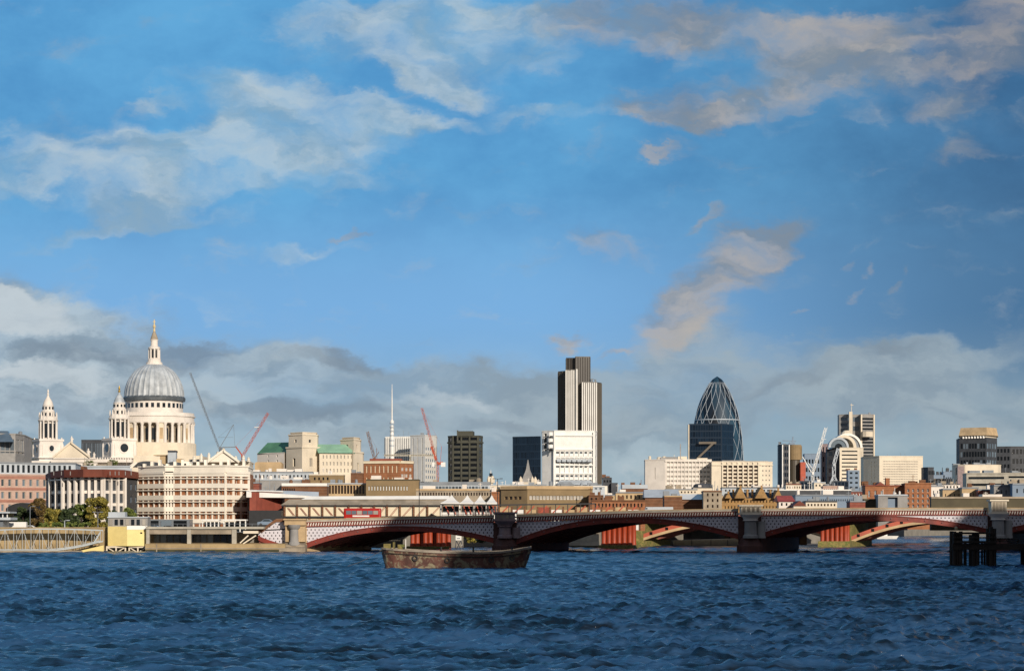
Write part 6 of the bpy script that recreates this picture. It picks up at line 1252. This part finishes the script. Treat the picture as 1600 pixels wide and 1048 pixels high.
b = MB(); b.bar(P(375, 848, YP), P(388, 836, YP), .25); b.bar(P(380, 849, YP), P(400, 836, YP), .25); b.box(X(380, YP), X(403, YP), YP, YP+2, Z(833, YP), Z(829, YP)); b.build('steps', M['stone_cream'], pr)
for a in range(232, 412, 9):
    b = MB(); b.bar(P(a, 822.5, YP+.1), P(a, 818, YP+.1), .08); b.build('rail_post', M['grey_metal'], pr)
b = MB(); b.bar(P(230, 818, YP+.1), P(411, 818, YP+.1), .08); b.build('handrail', M['grey_metal'], pr)
b = MB(); b.box(X(-60, 503), X(168, 503), 501.9, 502.95, -3, GZ+.9); b.box(X(-60, 503), X(168, 503), 501.7, 503.1, GZ+.9, GZ+1.15); tag(b.build('river_wall', M['sandy_wall']), 'sandy stone river wall behind the truss gangway', 'wall')
# stone embankment seen through the arches
q = thing('embankment_wall', 'pale stone block embankment seen through the second arch', 'wall', (X(915, 580), 580, 0)); b = MB(); b.box(X(880, 580), X(936, 580), 579, 583, -2, 1.5); b.box(X(880, 580), X(936, 580), 580.5, 584.5, 1.5, 3.2); b.build('blocks', M['concrete'], q); b = MB(); b.box(X(880, 580), X(936, 580), 582, 584.6, 3.2, 5.2); b.build('rubble', M['stone_dirty'], q); tide(q, X(880, 580), X(936, 580), 579)
# moored cream barge beyond the second arch
lb = thing('work_barge', 'long low cream barge moored beyond the second arch', 'barge', (X(1100, 625), 625, 0)); b = MB(); b.prism([(X(1053, 622), 622), (X(1152, 622), 622), (X(1156, 622), 628), (X(1053, 622), 628)], -.3, [1.55, 2.0, 2.0, 1.55], top=[(X(1051, 622), 621.6), (X(1158, 622), 621.6), (X(1160, 622), 628.4), (X(1051, 622), 628.4)]); b.build('hull', M['cream_paint'], lb)
for a in (1080, 1110, 1136): b = MB(); b.box(X(a, 622), X(a, 622)+.2, 621.5, 621.65, .1, 1.7); b.build('fender', M['stone_dirty'], lb)
w3 = thing('wharf', 'brown timber boarded wharf wall beyond the cream barge', 'wall', (X(1110, 660), 660, 0)); b = MB(); b.box(X(1060, 660), X(1260, 660), 659, 662, -2, Z(821, 660)); b.build('boards', M['timber'], w3)
for a in range(1066, 1256, 12): b = MB(); b.box(X(a, 660), X(a, 660)+.4, 658.6, 659, -2, Z(823, 660)); b.build('post', M['timber_dark'] if a % 5 else M['stone_tan'], w3)
# sign on the shore behind the barge
sg = thing('shore_sign', 'white board on a white trestle behind the barge', 'sign', (X(717, 545), 545, 1)); b = MB(); b.box(X(712, 545), X(721, 545), 545, 545.15, Z(843.5, 545), Z(834.5, 545)); b.build('board', W_, sg)
b = MB(); b.box(X(714, 545), X(719, 545), 544.9, 544.99, Z(841, 545), Z(840, 545)); b.build('mark', M['grey_metal'], sg)
b = MB()
for a, c_ in ((713, 711), (720, 724), (713, 720), (720, 713)): b.bar(P(a, 844, 545), P(c_, 858, 545), .18)
b.build('trestle', W_, sg)
# far shore glimpsed through the third arch
q = low('grey timber warehouse by the water seen through the right arch', 1388, 1412, 812, 1000, 'blue_grey', [dict(i=0, c=6, r=1, w=.5, h=.7, g=GG)], nm='warehouse')
q = low('orange brick warehouse by the water seen through the right arch', 1414, 1470, 800, 990, 'brick_orange', [dict(i=0, c=6, r=3, w=.3, h=.5, g=GD, fr=W_)], nm='warehouse')
q = low('dark warehouse with pale doors at the water under the right arch', 1470, 1560, 800, 985, 'roof_dark', [dict(i=0, c=9, r=2, w=.3, h=.5, g=GP)], nm='warehouse')
lb2 = thing('moored_boat', 'small white boat moored under the right arch', 'boat', (X(1385, 880), 880, 0)); b = MB(); b.prism([(X(1371, 880), 880), (X(1400, 880), 880), (X(1398, 880), 883), (X(1374, 880), 883)], -.3, 1.2, top=[(X(1369, 880), 879.6), (X(1404, 880), 879.6), (X(1400, 880), 883.4), (X(1374, 880), 883.4)]); b.build('hull', W_, lb2); b = MB(); b.prism([(X(1380, 880), 880.6), (X(1387, 880), 880.6), (X(1387, 880), 882.4), (X(1380, 880), 882.4)], 1.2, 4.4, top=[(X(1383, 880), 880.6), (X(1387, 880), 880.6), (X(1387, 880), 882.4), (X(1383, 880), 882.4)]); b.build('cabin', W_, lb2)
# ------------------------------------------------------------------ trees and bushes
def leafmat(name, h1_, h2_):
    m = bpy.data.materials.new(name); m.use_nodes = True; t = NT(m.node_tree); bs = t.new('ShaderNodeBsdfPrincipled'); ou = t.new('ShaderNodeOutputMaterial'); t.l.new(bs.outputs[0], ou.inputs[0])
    ge = t.new('ShaderNodeNewGeometry'); n = t.noise(t.new('ShaderNodeTexCoord').outputs['Object'], .45, 3); k_ = t.m('ADD', t.m('MULTIPLY', ge.outputs['Random Per Island'], .5), t.m('MULTIPLY', n, .7))
    t.l.new(t.mix(t.mr(k_, .3, .85), lin(h1_), lin(h2_)), bs.inputs['Base Color']); bs.inputs['Roughness'].default_value = .7; return m
LG = leafmat('leaves_green', '#36481c', '#727c34'); LO = leafmat('leaves_olive', '#55541f', '#948636'); LD = leafmat('leaves_dark', '#1e2c18', '#3c4a22'); LB = leafmat('leaves_brown', '#4c3c20', '#6e5a2a')
def tree(px, Y, base, top, hw, mat, label, seed, cat='tree', nm='riverside_tree', n=5200, group='trees on the embankment', zbase=None):
    rr = random.Random(seed); k_ = px1(Y); x = X(px, Y); z0 = Z(base, Y) if zbase is None else zbase; zt_ = Z(top, Y); H = zt_-z0; r = hw*k_
    t_ = thing(nm, label, cat, (x, Y, z0), group)
    b = MB(); trunk_h = H*.3; b.lathe(x, Y, [(.32, z0), (.22, z0+trunk_h), (.1, z0+H*.7)], 8)
    cl = []
    for i in range(24):
        a = rr.uniform(0, 6.28); e = rr.uniform(-1.2, 1.2); q = rr.uniform(.3, .85); c_ = Vector((x+r*q*math.cos(a)*math.cos(e*.8), Y+r*q*.8*math.sin(a)*math.cos(e*.8), z0+H*.5+H*.37*math.sin(e))); cl.append((c_, rr.uniform(.24, .38)*min(r, H*.6)))
        if i < 8: b.bar((x, Y, z0+trunk_h*rr.uniform(.7, 1.3)), c_, .1)
    b.build('trunk', M['timber_dark'], t_)
    b = MB(); ls = .22 if cat == 'tree' else .17
    for i in range(n):
        c_, cr = cl[rr.randrange(len(cl))]; d = Vector((rr.gauss(0, 1), rr.gauss(0, 1), rr.gauss(0, 1))).normalized()*cr*(rr.random()**.35); d.z *= .75; p = c_+d
        if p.z < z0+.15: continue
        u_ = Vector((rr.gauss(0, 1), rr.gauss(0, 1), rr.gauss(0, 1))).normalized(); v_ = u_.cross(Vector((rr.gauss(0, 1), rr.gauss(0, 1), rr.gauss(0, 1)))).normalized(); s_ = ls*rr.uniform(.7, 1.5)
        b.poly([p-u_*s_, p+v_*s_*.7, p+u_*s_, p-v_*s_*.7])
    b.build('crown', mat, t_)
tree(83, 530, 828, 791, 17, LO, 'olive green tree, leftmost of the pair before the white finned block', 1); tree(108, 528, 828, 790, 17, LD, 'dark green tree between the two olive trees', 2); tree(152, 530, 828, 773, 23, LO, 'tallest yellow green tree in front of the white finned block', 3, n=6500)
tree(127, 532, 828, 784, 16, LG, 'mid green tree left of the tallest one', 4); tree(60, 540, 828, 773, 17, LB, 'dark brown leaved tree in front of the pink office', 5); tree(203, 535, 828, 789, 15, LG, 'green tree behind the yellow hut', 6); tree(36, 545, 828, 788, 14, LD, 'shadowy dark tree behind the white van', 7); tree(176, 540, 828, 795, 12, LD, 'small dark tree left of the yellow hut', 8)
for i, (a, w2, lab) in enumerate(((68, 12, 'low green bush at the foot of the leftmost olive tree'), (90, 13, 'low green bush second from the left in the hedge'), (112, 13, 'low green bush third from the left in the hedge'), (134, 13, 'low green bush under the tallest tree'))): tree(a, 520, 829, 815, w2, LG, lab, 30+i, 'bush', 'low_bush', 1200, 'low bushes of the hedge')
tree(735, 575, 0, 834, 15, LO, 'yellow green bush on the shore behind the barge', 41, 'bush', 'shore_bush', 1500, None, zbase=GZ-3); tree(752, 578, 0, 838, 12, LD, 'dark green bush beside the pier on the shore', 42, 'bush', 'shore_bush', 900, None, zbase=GZ-3)
tree(1020, 640, 0, 815, 14, LG, 'green tree behind the rail bridge arch', 43, 'tree', 'riverside_tree', 1500, None, zbase=GZ); tree(1048, 650, 0, 815, 13, LD, 'dark tree behind the rail bridge arch', 44, 'tree', 'riverside_tree', 1200, None, zbase=GZ)
for i, (a, w2, tp, lab) in enumerate(((139, 9, 718, 'green bush on the roof below the cathedral statue'), (176, 9, 717, 'green bush on the roof below the south west tower'))): tree(a, 900, 731, tp, w2, LG, lab, 50+i, 'bush', 'roof_bush', 700, 'bushes below the cathedral')
q = low('grey rooftops and a brick gable below the cathedral', 110, 212, 729, 700, 'roof_lightgrey', roof='roof_lightgrey', cl=5, sd=40); b = MB(); b.slab([P(97, 734, 690), P(132, 734, 690)], [P(104, 726, 690), P(130, 728, 690)], (0, 6, 0)); b.build('brick_gable', M['brick_brown'], q.root)
# ------------------------------------------------------------------ unseen slabs added outside the frame to throw shade on bridge and barge
tn = math.tan(SUN_EL); dxs, dys = math.sin(SUN_AZ), -math.cos(SUN_AZ)
def shade(label, x0, x1, Yt, L, zt_, dep=14):
    xa_, xb_, yy_ = x0+dxs*L, x1+dxs*L, Yt+dys*L; z1_ = zt_+L*tn
    q = Bldg.__new__(Bldg); q.p = [Vector((xb_, yy_, 0)), Vector((xa_, yy_, 0))]; q.z0, q.z1 = -3, z1_; q.wall = M['concrete']; q.root = thing('shade_tower', label, 'tower block', ((xa_+xb_)/2, yy_, 4.5)); q.w = MB(); q.win = []; q.depth = dep; q.trim = MB(); q.sk = set(); q.cap = 0; q.capb = MB(); q.roofm = q.wall
    b = MB(); b.box(xa_, xb_, yy_-dep, yy_, -3, z1_); b.build('wall', q.wall, q.root)
    nx, nz = max(2, int((xb_-xa_)/7)), 6
    for i in range(nx):
        for j in range(nz):
            o = bpy.data.objects.new('window', pane_mesh((xb_-xa_)/nx*.7, (z1_-8)/nz*.5, M['glass_dark'], None, (0, 0))); C.objects.link(o); o.parent = q.root; o.location = Vector((xa_+(i+.5)*(xb_-xa_)/nx, yy_+.02, 5+(j+.3)*(z1_-8)/nz))-q.root.location
shade('long concrete apartment slab on the south bank right of the view', X(622, 500), X(1378, 500), 500, 255, 8.75)
shade('second concrete apartment slab further right on the south bank', X(1512, 500), X(1900, 500), 500, 255, 8.9)
shade('narrow concrete apartment tower nearest the viewer on the south bank', X(724, 325), X(724, 325)+14, 325, 200, 3.4, 8)
